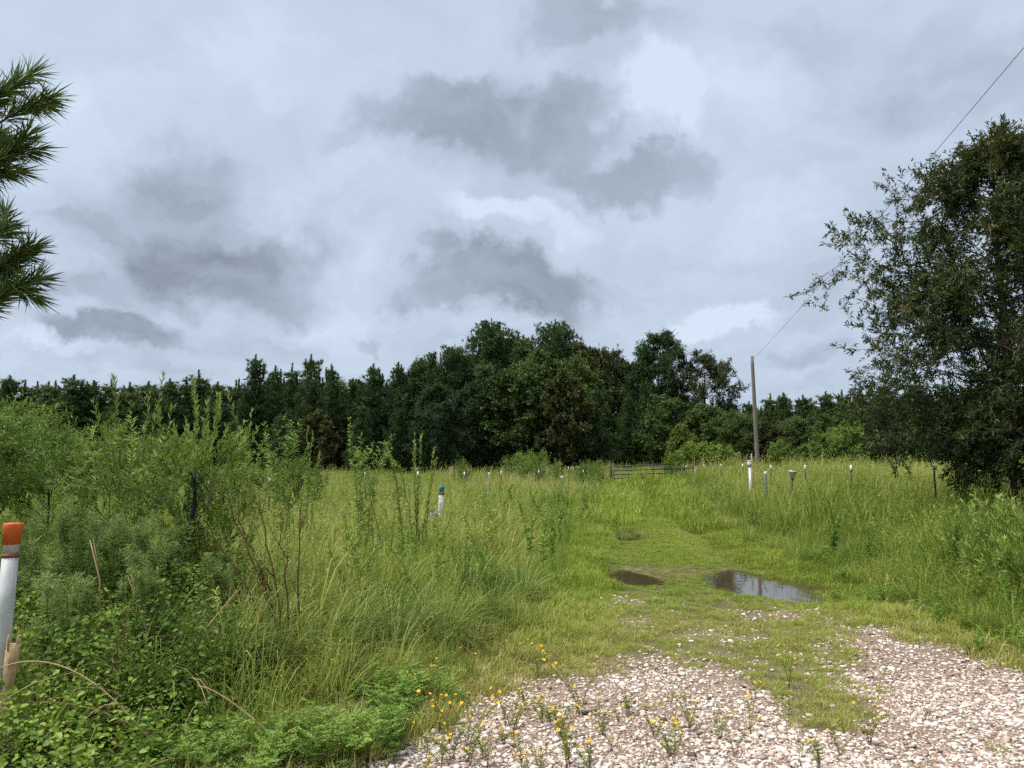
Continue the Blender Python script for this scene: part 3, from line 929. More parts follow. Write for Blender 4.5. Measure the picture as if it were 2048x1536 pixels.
def broad_meshes(k, H, prof, base, nl=16, ns=6, ntw=5, nlv=14, leaf=(.10, .05), mat='broad', twl=.55, trunk_r=None, lean=(0, 0), droop=0.0, tipc=0.0, sides=6, sweep=.45, side=None, seg2=4, tuftiness=.10, topm=.95):
    """trunk with limbs, branches and twigs, and the leaves along the twigs; prof(z) is the crown radius"""
    rng = np.random.default_rng(2000 + k)
    gt, gc = Geo(), Geo()
    zs = np.linspace(-.12, H * topm, 8)
    w = rng.normal(0, .02 * H, (8, 2)).cumsum(0) * .4; w[0] = 0; w[1] *= .4
    tp = np.stack([w[:, 0] + lean[0] * (zs / H) ** 1.3, w[:, 1] + lean[1] * (zs / H) ** 1.3, zs], 1)
    tr = trunk_r or .018 * H
    tube(gt, tp, tr * np.linspace(1, .12, 8) ** .9, sides + 2)
    LP, LD, LT = [], [], []
    for i in range(nl):
        u = (i + .5) / nl
        ze = base + (H - base) * (u if nl < 100 else u ** 1.45)                       # height of the limb's tip
        a = i * 2.39996 + rng.normal(0, .3)
        R = prof(ze) * (rng.uniform(.78, 1.1) if nl < 100 else rng.choice([.45, .68, .88, 1.02, 1.3], p=[.2, .25, .25, .2, .1]))
        if side is not None: R *= side(a)
        R = max(R, .12)
        zs0 = max(base * .5, ze - R * sweep * rng.uniform(.7, 1.3)); zs0 = min(zs0, H * .93)
        c = np.array([np.interp(zs0, zs, tp[:, 0]), np.interp(zs0, zs, tp[:, 1]), zs0])
        e = np.array([np.interp(ze, zs, tp[:, 0]) + math.cos(a) * R, np.interp(ze, zs, tp[:, 1]) + math.sin(a) * R, ze - droop * R])
        pth = bez(c, (c + e) / 2 + np.array([0, 0, (.14 + droop * .6) * R]), e, 7)
        pth[1:-1] += rng.normal(0, .03 * R, (5, 3))
        r0 = max(.012, tr * (.42 if nl < 100 else .24) * (1 - .6 * u))
        tube(gt, pth, np.linspace(r0, r0 * .18, 7), 5)
        for s in range(ns):
            t = .22 + .78 * (s + rng.random()) / ns
            j = min(5, int(t * 6)); p = pth[j] + (pth[j + 1] - pth[j]) * (t * 6 - j)
            d = nrm(pth[j + 1] - pth[j])
            l2 = R * .42 * (1.15 - .6 * t) * rng.uniform(.6, 1.2) + .18 * twl
            dv = nrm(d * .8 + rng.normal(0, .55, 3) + np.array([0, 0, .10]))
            e2 = p + dv * l2
            p2 = bez(p, (p + e2) / 2 + rng.normal(0, .08 * l2, 3), e2, seg2 + 1)
            tube(gt, p2, np.linspace(r0 * .32, max(.003, r0 * .08), seg2 + 1), 3, cap=False)
            for q in range(ntw):
                t2 = .15 + .85 * (q + rng.random()) / ntw
                j2 = min(seg2 - 1, int(t2 * seg2)); b = p2[j2] + (p2[j2 + 1] - p2[j2]) * (t2 * seg2 - j2)
                td = nrm(dv * .7 + rng.normal(0, .6, 3) - np.array([0, 0, droop * .5])); tl = twl * rng.uniform(.5, 1.2)
                out = np.linalg.norm((b - c) / max(R, .5))
                m_ = max(4, int(nlv * rng.uniform(.6, 1.3)))
                tt = rng.random(m_) ** .8
                LP.append(b + np.outer(tt * tl, td) + rng.normal(0, tuftiness * tl, (m_, 3)))
                LD.append(td * .8 + rng.normal(0, .7, (m_, 3)))
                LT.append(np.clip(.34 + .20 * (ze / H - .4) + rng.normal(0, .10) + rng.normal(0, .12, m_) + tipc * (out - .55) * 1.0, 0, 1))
    P, D, T = np.concatenate(LP), np.concatenate(LD), np.concatenate(LT)
    L_ = leaf[0] * rng.uniform(.65, 1.25, len(P))
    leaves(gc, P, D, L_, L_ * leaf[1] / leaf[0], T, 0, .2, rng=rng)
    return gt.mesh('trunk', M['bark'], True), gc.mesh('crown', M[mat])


def make_tree(name, label, cat, meshes, loc, rz=0, sc=1.0, group=None):
    t = thing(name, label, cat, loc, group)
    t.rotation_euler = (0, 0, rz); t.scale = (sc, sc, sc) if np.ndim(sc) == 0 else sc
    obj('trunk', meshes[0], t); obj('crown', meshes[1], t)
    return t


ORD = ['first', 'second', 'third', 'fourth', 'fifth', 'sixth', 'seventh', 'eighth', 'ninth', 'tenth', 'eleventh', 'twelfth', 'thirteenth', 'fourteenth', 'fifteenth', 'sixteenth', 'seventeenth', 'eighteenth', 'nineteenth', 'twentieth', 'twenty-first', 'twenty-second', 'twenty-third', 'twenty-fourth', 'twenty-fifth', 'twenty-sixth', 'twenty-seventh', 'twenty-eighth', 'twenty-ninth', 'thirtieth']


def stand(px, top, Y, H0, meshes, name, label, group=None, wide=1.0, rz=None):
    """place a tree so that it stands at photo column px, depth Y, and tops out at photo row top"""
    x = at(px, 900, Y)[0]; zt = at(px, top, Y)[2]
    zb = float(height(x, Y))
    s = (zt - zb) / H0
    return make_tree(name, label, 'tree', meshes, (x, Y, zb), RNG.uniform(0, TAU) if rz is None else rz, (s * wide, s * wide, s), group)


def build_forest():
    pines = [far_pine_meshes(k, 9.0, 2.5, .4) for k in range(5)]
    tall = [far_pine_meshes(20 + k, 16.0, 3.7, 4.0, True) for k in range(3)]

    def dome(H, R, b, pw=.55):
        return lambda z: R * max(.05, math.sin(math.pi * min(.985, max(.05, (z - b * .7) / (H * 1.03 - b * .7))))) ** pw
    br = [broad_meshes(k, 10, dome(10, 3.2, .3, (.55, .8, .6, .9)[k]), .4, (40, 34, 44, 36)[k], 8, 7, 26, ((.19, .13), (.24, .15), (.15, .10), (.22, .07))[k], ('broad', 'broad_olive', 'broad', 'broad_deep')[k], (.75, .6, .85, .7)[k]) for k in range(4)]
    ru = [broad_meshes(10 + k, 14, dome(14, 4.2, 3), 2.5, 38, 8, 7, 24, (.20, .12), 'russet', .9) for k in range(2)]
    bigp = broad_meshes(15, 15, dome(15, 3.4, 4, .8), 4, 42, 8, 7, 26, (.32, .07), 'pine', .8)
    bl = broad_meshes(16, 5, dome(5, 1.9, .1), .15, 26, 7, 6, 18, (.17, .09), 'shrub', .5)


    def row(lst, H0, meshes, name, label, group, w0, w1):
        for k, (px, top, Y) in enumerate(sorted(lst)):
            me = meshes[RNG.integers(len(meshes))]
            stand(px, top, Y, 9.1 if me in pines else H0, me, name, label % ORD[k], group, RNG.uniform(w0, w1))
    # plantation pines along the left
    row([(-150, 775, 66), (-95, 768, 70), (-45, 768, 68), (20, 757, 68), (62, 778, 71), (105, 770, 69), (133, 755, 67), (185, 764, 70), (232, 782, 68), (283, 768, 70), (335, 762, 67), (385, 757, 70), (430, 768, 68), (45, 775, 69), (160, 772, 69), (258, 770, 71), (310, 775, 69), (360, 770, 69), (408, 765, 71), (85, 768, 67), (210, 774, 70)],
        9.1, pines, 'pine_tree', 'young dark pine with upright shoots, %s from the left in the left tree line', 'young pines of the left tree line', 1.3, 1.8)
    row([(-110, 800, 80), (-20, 795, 80), (45, 792, 81), (110, 790, 82), (165, 792, 80), (220, 788, 80), (270, 790, 82), (320, 786, 82), (370, 788, 80), (415, 782, 80), (465, 775, 82)],
        9.1, pines, 'pine_tree', 'pine behind the left tree line, %s from the left in its back row', 'back row pines on the left', 1.3, 1.6)
    row([(500, 716, 68), (545, 735, 71), (585, 745, 69), (622, 716, 67), (662, 733, 70), (700, 760, 72), (742, 733, 69), (790, 728, 72)],
        9.1, pines, 'pine_tree', 'taller young pine with spiky top, %s from the left where the tree line steps up', 'young pines of the middle tree line', 1.0, 1.25)
    row([(475, 790, 76), (525, 770, 77), (570, 775, 76), (615, 770, 78), (665, 772, 77), (720, 770, 76), (765, 765, 78), (815, 755, 76), (865, 740, 80), (930, 720, 82), (1010, 700, 83), (1080, 695, 82), (1140, 710, 82), (1195, 720, 81), (1250, 730, 82)],
        10.0, br, 'broadleaf_tree', 'dark tree filling the wood behind the front trees, %s from the left', 'dark trees filling the middle wood', 1.0, 1.2)
    row([(-120, 870, 92), (20, 865, 92), (150, 868, 93), (280, 862, 92), (410, 860, 92), (530, 855, 93), (650, 850, 92), (770, 850, 93), (890, 845, 92), (1010, 845, 93), (1130, 845, 92), (1250, 850, 93), (1370, 850, 92), (1490, 855, 93), (1610, 855, 92), (1730, 855, 93), (1850, 855, 92), (1980, 855, 93), (2110, 855, 92)],
        10.0, br, 'broadleaf_tree', 'low dark tree deep in the wood, %s from the left of its row', 'low trees deep in the wood', 2.3, 2.8)
    # named tall trees
    stand(845, 722, 74, 10.0, br[0], 'broadleaf_tree', 'round topped dark tree beside the spiky young pines', None, .62)
    stand(910, 694, 76, 16.2, tall[0], 'pine_tree', 'pine with rounded crown, leftmost of the tall middle pines', None, .78)
    stand(985, 650, 78, 16.2, tall[1], 'pine_tree', 'tallest rounded pine in the middle of the tree line', None, 1.0)
    stand(1046, 682, 84, 16.2, tall[2], 'pine_tree', 'narrow pine just behind and between the two tallest pines', None, .7)
    stand(1112, 652, 77, 16.2, tall[2], 'pine_tree', 'tall pine second from the tallest, right of it', None, .95)
    stand(1172, 700, 75, 10.0, br[1], 'broadleaf_tree', 'dark leafy tree on the right shoulder of the tall pines', None, .7)
    stand(1222, 702, 78, 14.0, ru[0], 'broadleaf_tree', 'russet topped tree between the tall pines and the spreading pine', None, .62)
    stand(1318, 672, 76, 15.0, bigp, 'pine_tree', 'spreading pine with open crown and bare twigs on top', None, 1.0)
    stand(1412, 712, 74, 14.0, ru[1], 'broadleaf_tree', 'russet edged tree with gaps in its crown left of the wooden pole', None, .92)
    # lower broadleaf trees in front, closing the wood
    g2, lab2 = 'dark trees at the wood edge', 'dark tree at the front edge of the wood, %s from the left'
    row([(470, 840, 63), (560, 830, 62), (640, 825, 64), (720, 810, 62), (800, 785, 65), (880, 775, 63), (950, 770, 66), (1030, 745, 66), (1120, 752, 64), (1190, 775, 65), (1255, 790, 68), (1345, 800, 66),
                       (1420, 815, 64), (1295, 760, 74), (330, 860, 63), (240, 870, 64), (150, 870, 62), (60, 880, 63), (-40, 860, 62), (1075, 720, 73), (960, 725, 73), (870, 745, 73), (1150, 730, 72)],
        10.0, br + pines[:3], 'woodland_tree', lab2, g2, .9, 1.3)
    # lower wood at the right
    row([(1462, 805, 72), (1500, 806, 70), (1540, 800, 72), (1575, 788, 70), (1612, 794, 73), (1650, 788, 70), (1690, 794, 72), (1730, 785, 70), (1775, 775, 72), (1830, 770, 70), (1890, 770, 72), (1950, 770, 70), (2010, 765, 72), (2080, 770, 70), (2150, 770, 72)],
        9.1, pines, 'pine_tree', 'young pine in the low right tree line, %s from the wooden pole', 'young pines of the right tree line', 1.3, 1.6)
    row([(1480, 830, 62), (1530, 850, 60), (1590, 840, 62), (1660, 838, 60), (1725, 815, 61), (1790, 800, 60), (1860, 800, 62), (1940, 800, 60), (2020, 800, 62), (2110, 790, 60), (1450, 835, 78), (1510, 825, 79), (1560, 815, 78), (1620, 815, 79), (1680, 815, 78)],
        10.0, br, 'broadleaf_tree', 'dark leafy tree low in the right wood, %s from the wooden pole', 'dark leafy trees of the right wood', 1.1, 1.4)
    stand(1765, 792, 52, 14.0, ru[0], 'broadleaf_tree', 'yellowish broadleaf tree behind the left edge of the near oak', None, .75)
    # shrubs along the wood edge
    shrub_at = [(1660, 862, 50, 'green shrub in front of the wood right of the wooden pole', 1.0), (1700, 850, 48, 'taller green shrub farthest right in front of the wood', .8),
                (1560, 885, 50, 'small green shrub just right of the foot of the pole', .8), (1615, 890, 48, 'low round green shrub between the pole and the green shrubs', 1.2)]
    for px, top, Y, lb, wd in shrub_at:
        t = stand(px, top, Y, 5.0, bl, 'shrub', lb, None, wd); t['category'] = 'shrub'
    # bare twigs on the spreading pine
    g = Geo(); rng = np.random.default_rng(5)
    o = at(1325, 690, 75.6)
    for q in range(7):
        a = rng.uniform(-1.2, 1.2); l = rng.uniform(.8, 1.9)
        e = o + np.array([math.sin(a) * l + .5, rng.normal(0, .3), math.cos(a) * l])
        tube(g, bez(o, (o + e) / 2 + rng.normal(0, .15, 3), e, 5), np.linspace(.05, .015, 5), 4)
    par = [x for x in S.objects if x.get('label', '').startswith('spreading pine')][0]
    tw = obj('bare_twigs', g.mesh('bare_twigs', M['bark']), par)
    bpy.context.view_layer.update()
    tw.matrix_parent_inverse = par.matrix_world.inverted()


build_forest()


def build_field_shrubs():
    def dome(H, R, b, pw=.5):
        return lambda z: R * max(.05, math.sin(math.pi * min(.985, max(.08, (z - b) / (H * 1.02 - b))))) ** pw
    # conical cedar
    cone = lambda z: max(.05, 1.25 * (1 - z / 3.05) ** .8 * min(1, .5 + z))
    ced = broad_meshes(31, 3.0, cone, .1, 60, 6, 5, 12, (.12, .05), 'cedar', .28, sweep=.5)
    t = stand(1362, 856, 53, 3.0, ced, 'cedar_tree', 'conical yellow green cedar beyond the right end of the gate', None, 1.0); t['category'] = 'cedar'
    ced2 = broad_meshes(32, 3.0, cone, .1, 40, 6, 5, 12, (.12, .05), 'cedar', .28, sweep=.5)
    t = stand(1388, 872, 54, 3.0, ced2, 'cedar_tree', 'smaller cedar half hidden behind the conical cedar', None, .75); t['category'] = 'cedar'
    lime = broad_meshes(33, 2.0, dome(2, 1.15, -.1), .1, 22, 6, 5, 16, (.13, .06), 'lime', .36)
    for px, top, wd, lb in ((1385, 893, .8, 'lime green shrub at the foot of the conical cedar'), (1425, 897, 1.3, 'wide lime green shrub right of the cedar'), (1350, 912, .7, 'little lime shrub by the end of the gate')):
        t = stand(px, top, 50.5, 2.0, lime, 'shrub', lb, None, wd); t['category'] = 'shrub'
    bac = [broad_meshes(34 + k, 2.0, dome(2, 1.1, -.2), .1, 20, 6, 5, 16, (.10, .03), 'shrub', .4, sweep=.9) for k in range(3)]
    for i, (px, top, Y, wd, lb) in enumerate(((1035, 912, 38, .8, 'grey green bush on the fence line below the tallest pine'), (1075, 909, 37, .75, 'rounder bush beside the grey green fence line bush'),
                                              (1110, 928, 39, .8, 'low bush at the right of the fence line bushes'), (925, 925, 33, .5, 'yellowish bush on the fence line right of the blue capped marker'),
                                              (1190, 925, 44, .8, 'small pale bush left of the gate'), (1160, 930, 42, .7, 'low bush between the fence line bushes and the gate'))):
        t = stand(px, top, Y, 2.0, bac[i % 3], 'bush', lb, None, wd); t['category'] = 'bush'
    # leafy shrubs behind the tall weeds on the left
    big = [broad_meshes(40 + k, 2.2, dome(2.2, 1.3, -.2), .1, 28, 7, 6, 18, (.085, .022), 'shrub', .36, sweep=.9) for k in range(3)]
    for i, (px, top, Y, wd, lb) in enumerate(((10, 822, 12, .85, 'big soft green bush at the left edge behind the weeds'), (105, 862, 12, .7, 'green bush second from the left edge'),
                                              (215, 868, 11.5, .65, 'green bush behind the tallest weeds'), (310, 885, 12.5, .7, 'darker bush between the tallest weeds'),
                                              (-110, 830, 10, 1.0, 'bush cut off by the left edge'), (480, 925, 14, .7, 'yellow green bush behind the weeds next to the first fence post'),
                                              (590, 925, 17, .8, 'low brownish bush right of the first fence post'))):
        t = stand(px, top, Y, 2.2, big[i % 3], 'bush', lb, None, wd); t['category'] = 'bush'


build_field_shrubs()


def build_oak():
    zz = [.3, .9, 1.7, 2.5, 3.05, 3.95, 4.6, 5.2, 5.8, 6.5, 7.1, 7.7]
    rr = [2.3, 2.8, 2.7, 2.5, 2.7, 3.0, 2.6, 2.8, 2.5, 1.9, 1.0, .3]
    prof = lambda z: float(np.interp(z, zz, rr))
    me = broad_meshes(60, 7.6, prof, .35, 150, 10, 7, 21, (.10, .026), 'oak', .38, trunk_r=.13, droop=.10, tipc=.34, sweep=.35, tuftiness=.045)
    x, Y = at(2030, 900, 14.0)[0], 14.0
    make_tree('oak_tree', 'large dark narrow leaved oak beside the track on the right', 'tree', me, (x, Y, float(height(x, Y))), 1.1)


build_oak()


def build_near_pine():
    rng = np.random.default_rng(88)
    X0, Y0 = -5.75, 6.3
    t = thing('pine_tree', 'near pine at the left edge with long needled branch tips against the sky', 'tree', (X0, Y0, 0))
    g = Geo()
    tube(g, np.array([[0, 0, -.1], [.05, .03, 2.2], [.0, .06, 4.2], [.08, .02, 6.4]]), [.13, .10, .07, .02], 9)
    obj('trunk', g.mesh('trunk', M['bark'], True), t)
    tips = []
    for px, py, Y in ((50, 215, 6.2), (12, 180, 6.0), (16, 305, 6.1), (-25, 355, 6.25), (72, 492, 6.2), (10, 462, 6.0), (34, 575, 6.1), (-30, 605, 6.3), (-100, 250, 6.4), (-110, 500, 6.0)):
        tips.append(at(px, py, Y) - np.array([X0, Y0, 0]))
    for i in range(26):
        a = rng.uniform(1.1, 5.2); z = rng.uniform(2.5, 6.4); l = (6.9 - z) * .36 + .35
        tips.append(np.array([math.cos(a) * l, math.sin(a) * l, z]))
    for e in tips:
        g, gn = Geo(), Geo()
        l = np.linalg.norm(e[:2])
        c = np.array([0, 0, max(2.2, e[2] - .42 * l)])
        pth = bez(c, (c + e) / 2 + np.array([0, 0, -.10 * l]), e, 8)
        tube(g, pth, np.linspace(.022, .006, 8), 5)
        shoots = [(pth[-1], nrm(pth[-1] - pth[-2]))]
        for s in range(5):
            j = rng.integers(5, 8) if l > 1 else rng.integers(2, 8)
            d = nrm(nrm(pth[min(j + 1, 7)] - pth[j - 1]) + rng.normal(0, .5, 3) * [1, 1, .6])
            p2 = pth[j]; e2 = p2 + d * rng.uniform(.12, .28)
            tube(g, np.array([p2, e2]), [.006, .004], 4)
            shoots.append((e2, d))
        for p, d in shoots:
            n = 105
            back = rng.uniform(0, .24, n)
            P = p - np.outer(back, d)
            D = nrm(d * rng.uniform(.5, 1.5, (n, 1)) + nrm(rng.normal(size=(n, 3))) * .72 + np.array([0, 0, .12]))
            leaves(gn, P, D, rng.uniform(.17, .26, n), .0021, np.clip(rng.normal(.55, .2, n), 0, 1), 0, .3, rng=rng)
        b = obj('branch', g.mesh('branch', M['bark']), t)
        obj('needles', gn.mesh('needles', M['pine_near']), b)
    # a small cone under the third branch
    g = Geo(); p = at(10, 515, 6.1) - np.array([X0, Y0, 0])
    tube(g, np.array([p + [0, 0, .05], p + [0, 0, .03], p, p - [0, 0, .03], p - [0, 0, .055]]), [.006, .018, .026, .02, .006], 7)
    obj('pine_cone', g.mesh('pine_cone', M['bark']), t)


M['pine_near'] = leafmat('near_pine_needles', [(0, (.10, .17, .05)), (.5, (.18, .28, .08)), (1, (.32, .38, .15))], .35, .45, spec=.4)
build_near_pine()


# ------------------------------------------------------------------ fences, gate, pole
def tpost_meshes():
    g = Geo()   # studded T post: flange, stem and anchor
    box(g, (-.018, -.003, -.3), (.018, .003, 1.20)); box(g, (-.003, .003, -.3), (.003, .032, 1.20))
    for i in range(18):
        box(g, (-.005, -.009, .12 + .06 * i), (.005, -.003, .15 + .06 * i))
    t = Geo()
    box(t, (-.021, -.011, 1.10), (.021, .005, 1.255)); box(t, (-.006, .005, 1.10), (.006, .036, 1.255))
    return g.mesh('fence_post', M['steel']), t.mesh('post_tip', M['white'])


TP, TT = tpost_meshes()


def build_fence(label, posts, cat='fence'):
    """posts: (photo column, depth, row of the post's top)"""
    root = thing('wire_fence', label, cat, (0, 0, 0))
    tops = []
    for k, (px, Y, top) in enumerate(posts):
        p = at(px, top, Y)
        post = obj('fence_post', TP, root, (p[0], p[1], p[2] - 1.255))
        post.rotation_euler = (RNG.normal(0, .02), RNG.normal(0, .02), RNG.normal(0, .2))
        obj('post_tip', TT, post)
        tops.append(p)
    for dz in (.22, .50, .78):
        g = Geo()
        for a, b in zip(tops[:-1], tops[1:]):
            q = np.linspace(a, b, 6) - [0, .02, dz]; q[:, 2] -= .02 * np.sin(np.linspace(0, math.pi, 6))
            tube(g, q, .0028, 3, cap=False)
        obj('wire', g.mesh('wire', M['steel']), root)
    return root


build_fence('wire fence on white tipped steel posts left of the track', [(420, 13.4, 962), (540, 16, 955), (734, 19.7, 944), (836, 22.4, 943), (930, 25.6, 944), (1002, 28.8, 942), (1077, 33, 941), (1135, 37.3, 933), (1167, 40.5, 940), (1207, 47, 934)])
build_fence('wire fence on white tipped steel posts right of the track', [(1870, 15.6, 931), (1702, 18.5, 930), (1610, 22, 930), (1540, 26, 930), (1485, 30, 928), (1442, 35, 928), (1408, 40, 929), (1372, 46, 931)])


def build_gate():
    A, B = at(1228, 933, 47.5), at(1346, 928, 48.5)
    zb = float(height(A[0], A[1]))
    root = thing('field_gate', 'dark tubular metal gate closing the far end of the track', 'gate', (A[0], A[1], zb))
    a, b = A - [A[0], A[1], zb], B - [A[0], A[1], zb]
    h0, h1 = a[2], b[2]
    for fr in (1.0, .79, .60, .43, .28, .15):
        g = Geo()
        tube(g, np.array([[a[0], a[1], h0 * fr], [b[0], b[1], h1 * fr]]), .032, 8)
        obj('rail', g.mesh('rail', M['galv'], True), root)
    for t in (0, .33, .66, 1):
        g = Geo(); p = a + (b - a) * t; h = h0 + (h1 - h0) * t
        tube(g, np.array([[p[0], p[1] + .03, h * .13], [p[0], p[1] + .03, h * 1.01]]), .03, 8)
        obj('upright', g.mesh('upright', M['galv'], True), root)
    for px, dz, lb in ((1222, .02, 'wooden post at the left end of the gate'), (1354, .0, 'wooden post at the right end of the gate')):
        Y = 47.4 if px < 1300 else 48.6
        p = at(px, 930, Y); zb2 = float(height(p[0], Y))
        g = Geo(); h = 1.35 + dz
        tube(g, np.array([[0, 0, -.4], [0, 0, h * .5], [0, 0, h - .02], [0, 0, h]]), [.085, .08, .075, .06], 10)
        o = tag(obj('gate_post', g.mesh('gate_post', M['bark'], True), None, (p[0], Y, zb2)), lb, 'post')
    # the wooden brace right of the gate
    p, q = at(1352, 936, 48.2), at(1392, 935, 45.5)
    root = thing('brace_rail', 'pale wooden brace rail between post and gate', 'rail', (p[0], p[1], 0))
    g = Geo(); o3 = np.array([p[0], p[1], 0])
    tube(g, np.array([p - o3, q - o3]), .055, 8); obj('rail', g.mesh('brace', M['bark'], True), root)
    g = Geo(); zb2 = float(height(q[0], q[1]))
    tube(g, np.array([[q[0], q[1], zb2 - .3], [q[0], q[1], q[2] + .08]]) - o3, .075, 8); obj('post', g.mesh('post', M['pole'], True), root)


build_gate()


def build_pole():
    Y = 47.0
    b = at(1516, 930, Y); zb = float(height(b[0], Y)); t = at(1504, 712, Y - .2)
    root = thing('utility_pole', 'weathered wooden utility pole standing in the field', 'pole', (b[0], Y, zb))
    o = np.array([b[0], Y, zb]); e = t - o
    g = Geo(); n = 14
    q = np.linspace(0, 1, n)[:, None] * e; q[0] = [0, 0, -.4]
    tube(g, q, np.linspace(.145, .095, n), 14)
    obj('shaft', g.mesh('shaft', M['pole'], True), root)
    g = Geo(); a = e + [.11, -.03, -.12]
    tube(g, np.array([a - [.12, 0, 0], a, a + [.05, -.02, .01]]), [.012, .02, .012], 8)
    obj('insulator', g.mesh('insulator', M['steel']), root)
    # the wire runs towards the viewer, past the frame's upper right corner
    s = t + [.16, -.05, -.11]
    r = ray(2048, 82); pt = np.array([0, 0, CAMZ]) + r * (13.7 / r[1])
    m = pt + (pt - s) * .62; m[2] = pt[2] + (pt[2] - s[2]) * .62 + .1
    g = Geo(); tt = np.linspace(0, 1, 40)[:, None]
    pth = s + (m - s) * tt
    pth[:, 2] -= .32 * np.sin(math.pi * tt[:, 0]) * (1 - .65 * tt[:, 0])
    tube(g, pth, .0065, 5)
    tag(obj('overhead_wire', g.mesh('overhead_wire', M['steel'])), 'single overhead wire sloping up from the wooden pole', 'wire')


build_pole()


# ------------------------------------------------------------------ utility markers and other small things
def ring(g, rs, zs, m=0, sides=20):
    tube(g, np.stack([np.zeros(len(zs)), np.zeros(len(zs)), np.array(zs, float)], 1), rs, sides, .5, m)


def build_markers():
    # orange capped pipe in the lower left corner
    top = at(27, 1046, 4.3); foot = at(0, 1360, 4.25)
    zb = float(height(foot[0], foot[1]))
    root = thing('marker_pipe', 'leaning white pipe marker with orange cap at the left edge', 'marker', (foot[0] - .02, foot[1], zb))
    ax = top - np.array([foot[0] - .02, foot[1], zb]); h = np.linalg.norm(ax)
    root.rotation_euler = Vector(ax).to_track_quat('Z', 'Y').to_euler()
    g = Geo(); ring(g, [.041, .041, .041, .040], [-.25, .3, h * .6, h - .17]); obj('pipe', g.mesh('pipe', M['pvc'], True), root)
    g = Geo(); ring(g, [.0425, .0425], [h - .185, h - .165]); obj('band', g.mesh('band', M['redstem'], True), root)
    g = Geo(); ring(g, [.036, .036, .041, .041], [h - .165, h - .125, h - .12, h - .11]); obj('collar', g.mesh('collar', M['pvc'], True), root)
    g = Geo(); ring(g, [.044, .046, .049, .049, .046, .027], [h - .115, h - .04, h - .035, h - .008, h, h + .002]); obj('cap', g.mesh('cap', M['orange'], True), root)
    # splintered stake beside it
    p = at(12, 1330, 4.2); zb = float(height(p[0], p[1])); rng = np.random.default_rng(3)
    g = Geo(); hh = at(16, 1288, 4.2)[2] - zb
    n = 9
    zs = np.linspace(-.15, hh, n)
    pth = np.stack([.05 * zs, np.zeros(n), zs], 1)
    tube(g, pth, .036 + rng.normal(0, .003, n), 7)
    for i in range(9):
        a = rng.uniform(0, TAU); q = np.array([math.cos(a) * .024 + .05 * hh, math.sin(a) * .024, hh - .03])
        tube(g, np.array([q, q + [rng.normal(0, .008), rng.normal(0, .008), rng.uniform(.03, .09)]]), [.010, .002], 4)
    tag(obj('broken_stake', g.mesh('broken_stake', M['rot']), None, (p[0], p[1], zb)), 'broken splintered wooden stake at the foot of the orange capped pipe', 'stake')
    # blue capped marker in the field
    Y = 13.2; top = at(884, 972, Y); ft = at(876, 1060, Y); zb = float(height(ft[0], Y))
    root = thing('marker_post', 'white marker post with blue cap leaning in the tall grass', 'marker', (ft[0], Y, zb))
    ax = top - np.array([ft[0], Y, zb]); h = np.linalg.norm(ax)
    root.rotation_euler = Vector(ax).to_track_quat('Z', 'Y').to_euler()
    g = Geo(); ring(g, [.044] * 3, [-.3, .4, h - .13]); obj('pipe', g.mesh('pipe', M['pvc'], True), root)
    g = Geo(); ring(g, [.0475, .0475], [h - .145, h - .122]); obj('band', g.mesh('band', M['black'], True), root)
    g = Geo(); ring(g, [.043, .043, .036, .02], [h - .122, h - .02, h - .004, h]); obj('cap', g.mesh('cap', M['blue'], True), root)
    # crumpled white wrapper at its foot
    c = at(868, 1031, 12.6); g = Geo(); rng = np.random.default_rng(9)
    gx, gy = np.meshgrid(np.linspace(-.07, .07, 7), np.linspace(-.09, .09, 7))
    V = np.stack([gx.ravel(), rng.normal(0, .025, 49), gy.ravel()], 1)
    f = []
    for i in range(6):
        for j in range(6):
            k = i * 7 + j; f += [(k, k + 1, k + 8), (k, k + 8, k + 7)]
    g.add(V, f)
    tube(g, np.array([[0, 0, -.08], [.01, .01, -c[2] + float(height(c[0], c[1])) - .02]]), .008, 5)
    tag(obj('wrapper_on_stake', g.mesh('wrapper', M['pvc']), None, tuple(c)), 'crumpled white plastic on a short stick left of the blue capped marker', 'plastic scrap')
    # white box on a post, thin stake, short post, bucket at the right; small ones at the left
    Y = 24.; c = at(1499, 921, Y); zb = float(height(c[0], Y)); h = c[2] - zb
    root = thing('meter_post', 'white post with a box shaped head in front of the wooden pole', 'post', (c[0], Y, zb))
    g = Geo(); box(g, (-.032, -.03, -.2), (.032, .03, h - .18)); obj('post', g.mesh('post', M['white']), root)
    g = Geo(); box(g, (-.058, -.045, h - .18), (.058, .045, h - .03)); box(g, (-.066, -.055, h - .03), (.066, .055, h)); obj('box', g.mesh('box', M['white']), root)
    g = Geo(); c2 = at(1503, 907, Y + .3); tube(g, np.array([[0, 0, -.2], [0, 0, c2[2] - zb]]), .018, 5)
    tag(obj('thin_stake', g.mesh('thin_stake', M['cane']), None, (c2[0], Y + .3, zb)), 'thin wooden stake right behind the box headed white post', 'stake')
    for px, y0, Y, r, nm, lb, cat in ((1531, 943, 20, .036, 'pipe_stub', 'short white capped pipe stub left of the white bucket', 'pipe stub'), (1124, 952, 27, .036, 'pipe_stub', 'small white pipe stub low in the grass left of the track', 'pipe stub'),
                                      (978, 945, 20, .022, 'pale_stake', 'slim pale stake in the grass right of the blue capped marker', 'stake')):
        c = at(px, y0, Y); zb = float(height(c[0], Y)); h = c[2] - zb
        g = Geo(); ring(g, [r, r, r * 1.15, r * 1.15, r * .9], [-.2, h - .08, h - .075, h - .01, h], 0, 12)
        tag(obj(nm, g.mesh(nm, M['white'], True), None, (c[0], Y, zb)), lb, cat)
    Y = 19; c = at(1573, 941, Y); zb = float(height(c[0], Y)); h = c[2] - zb
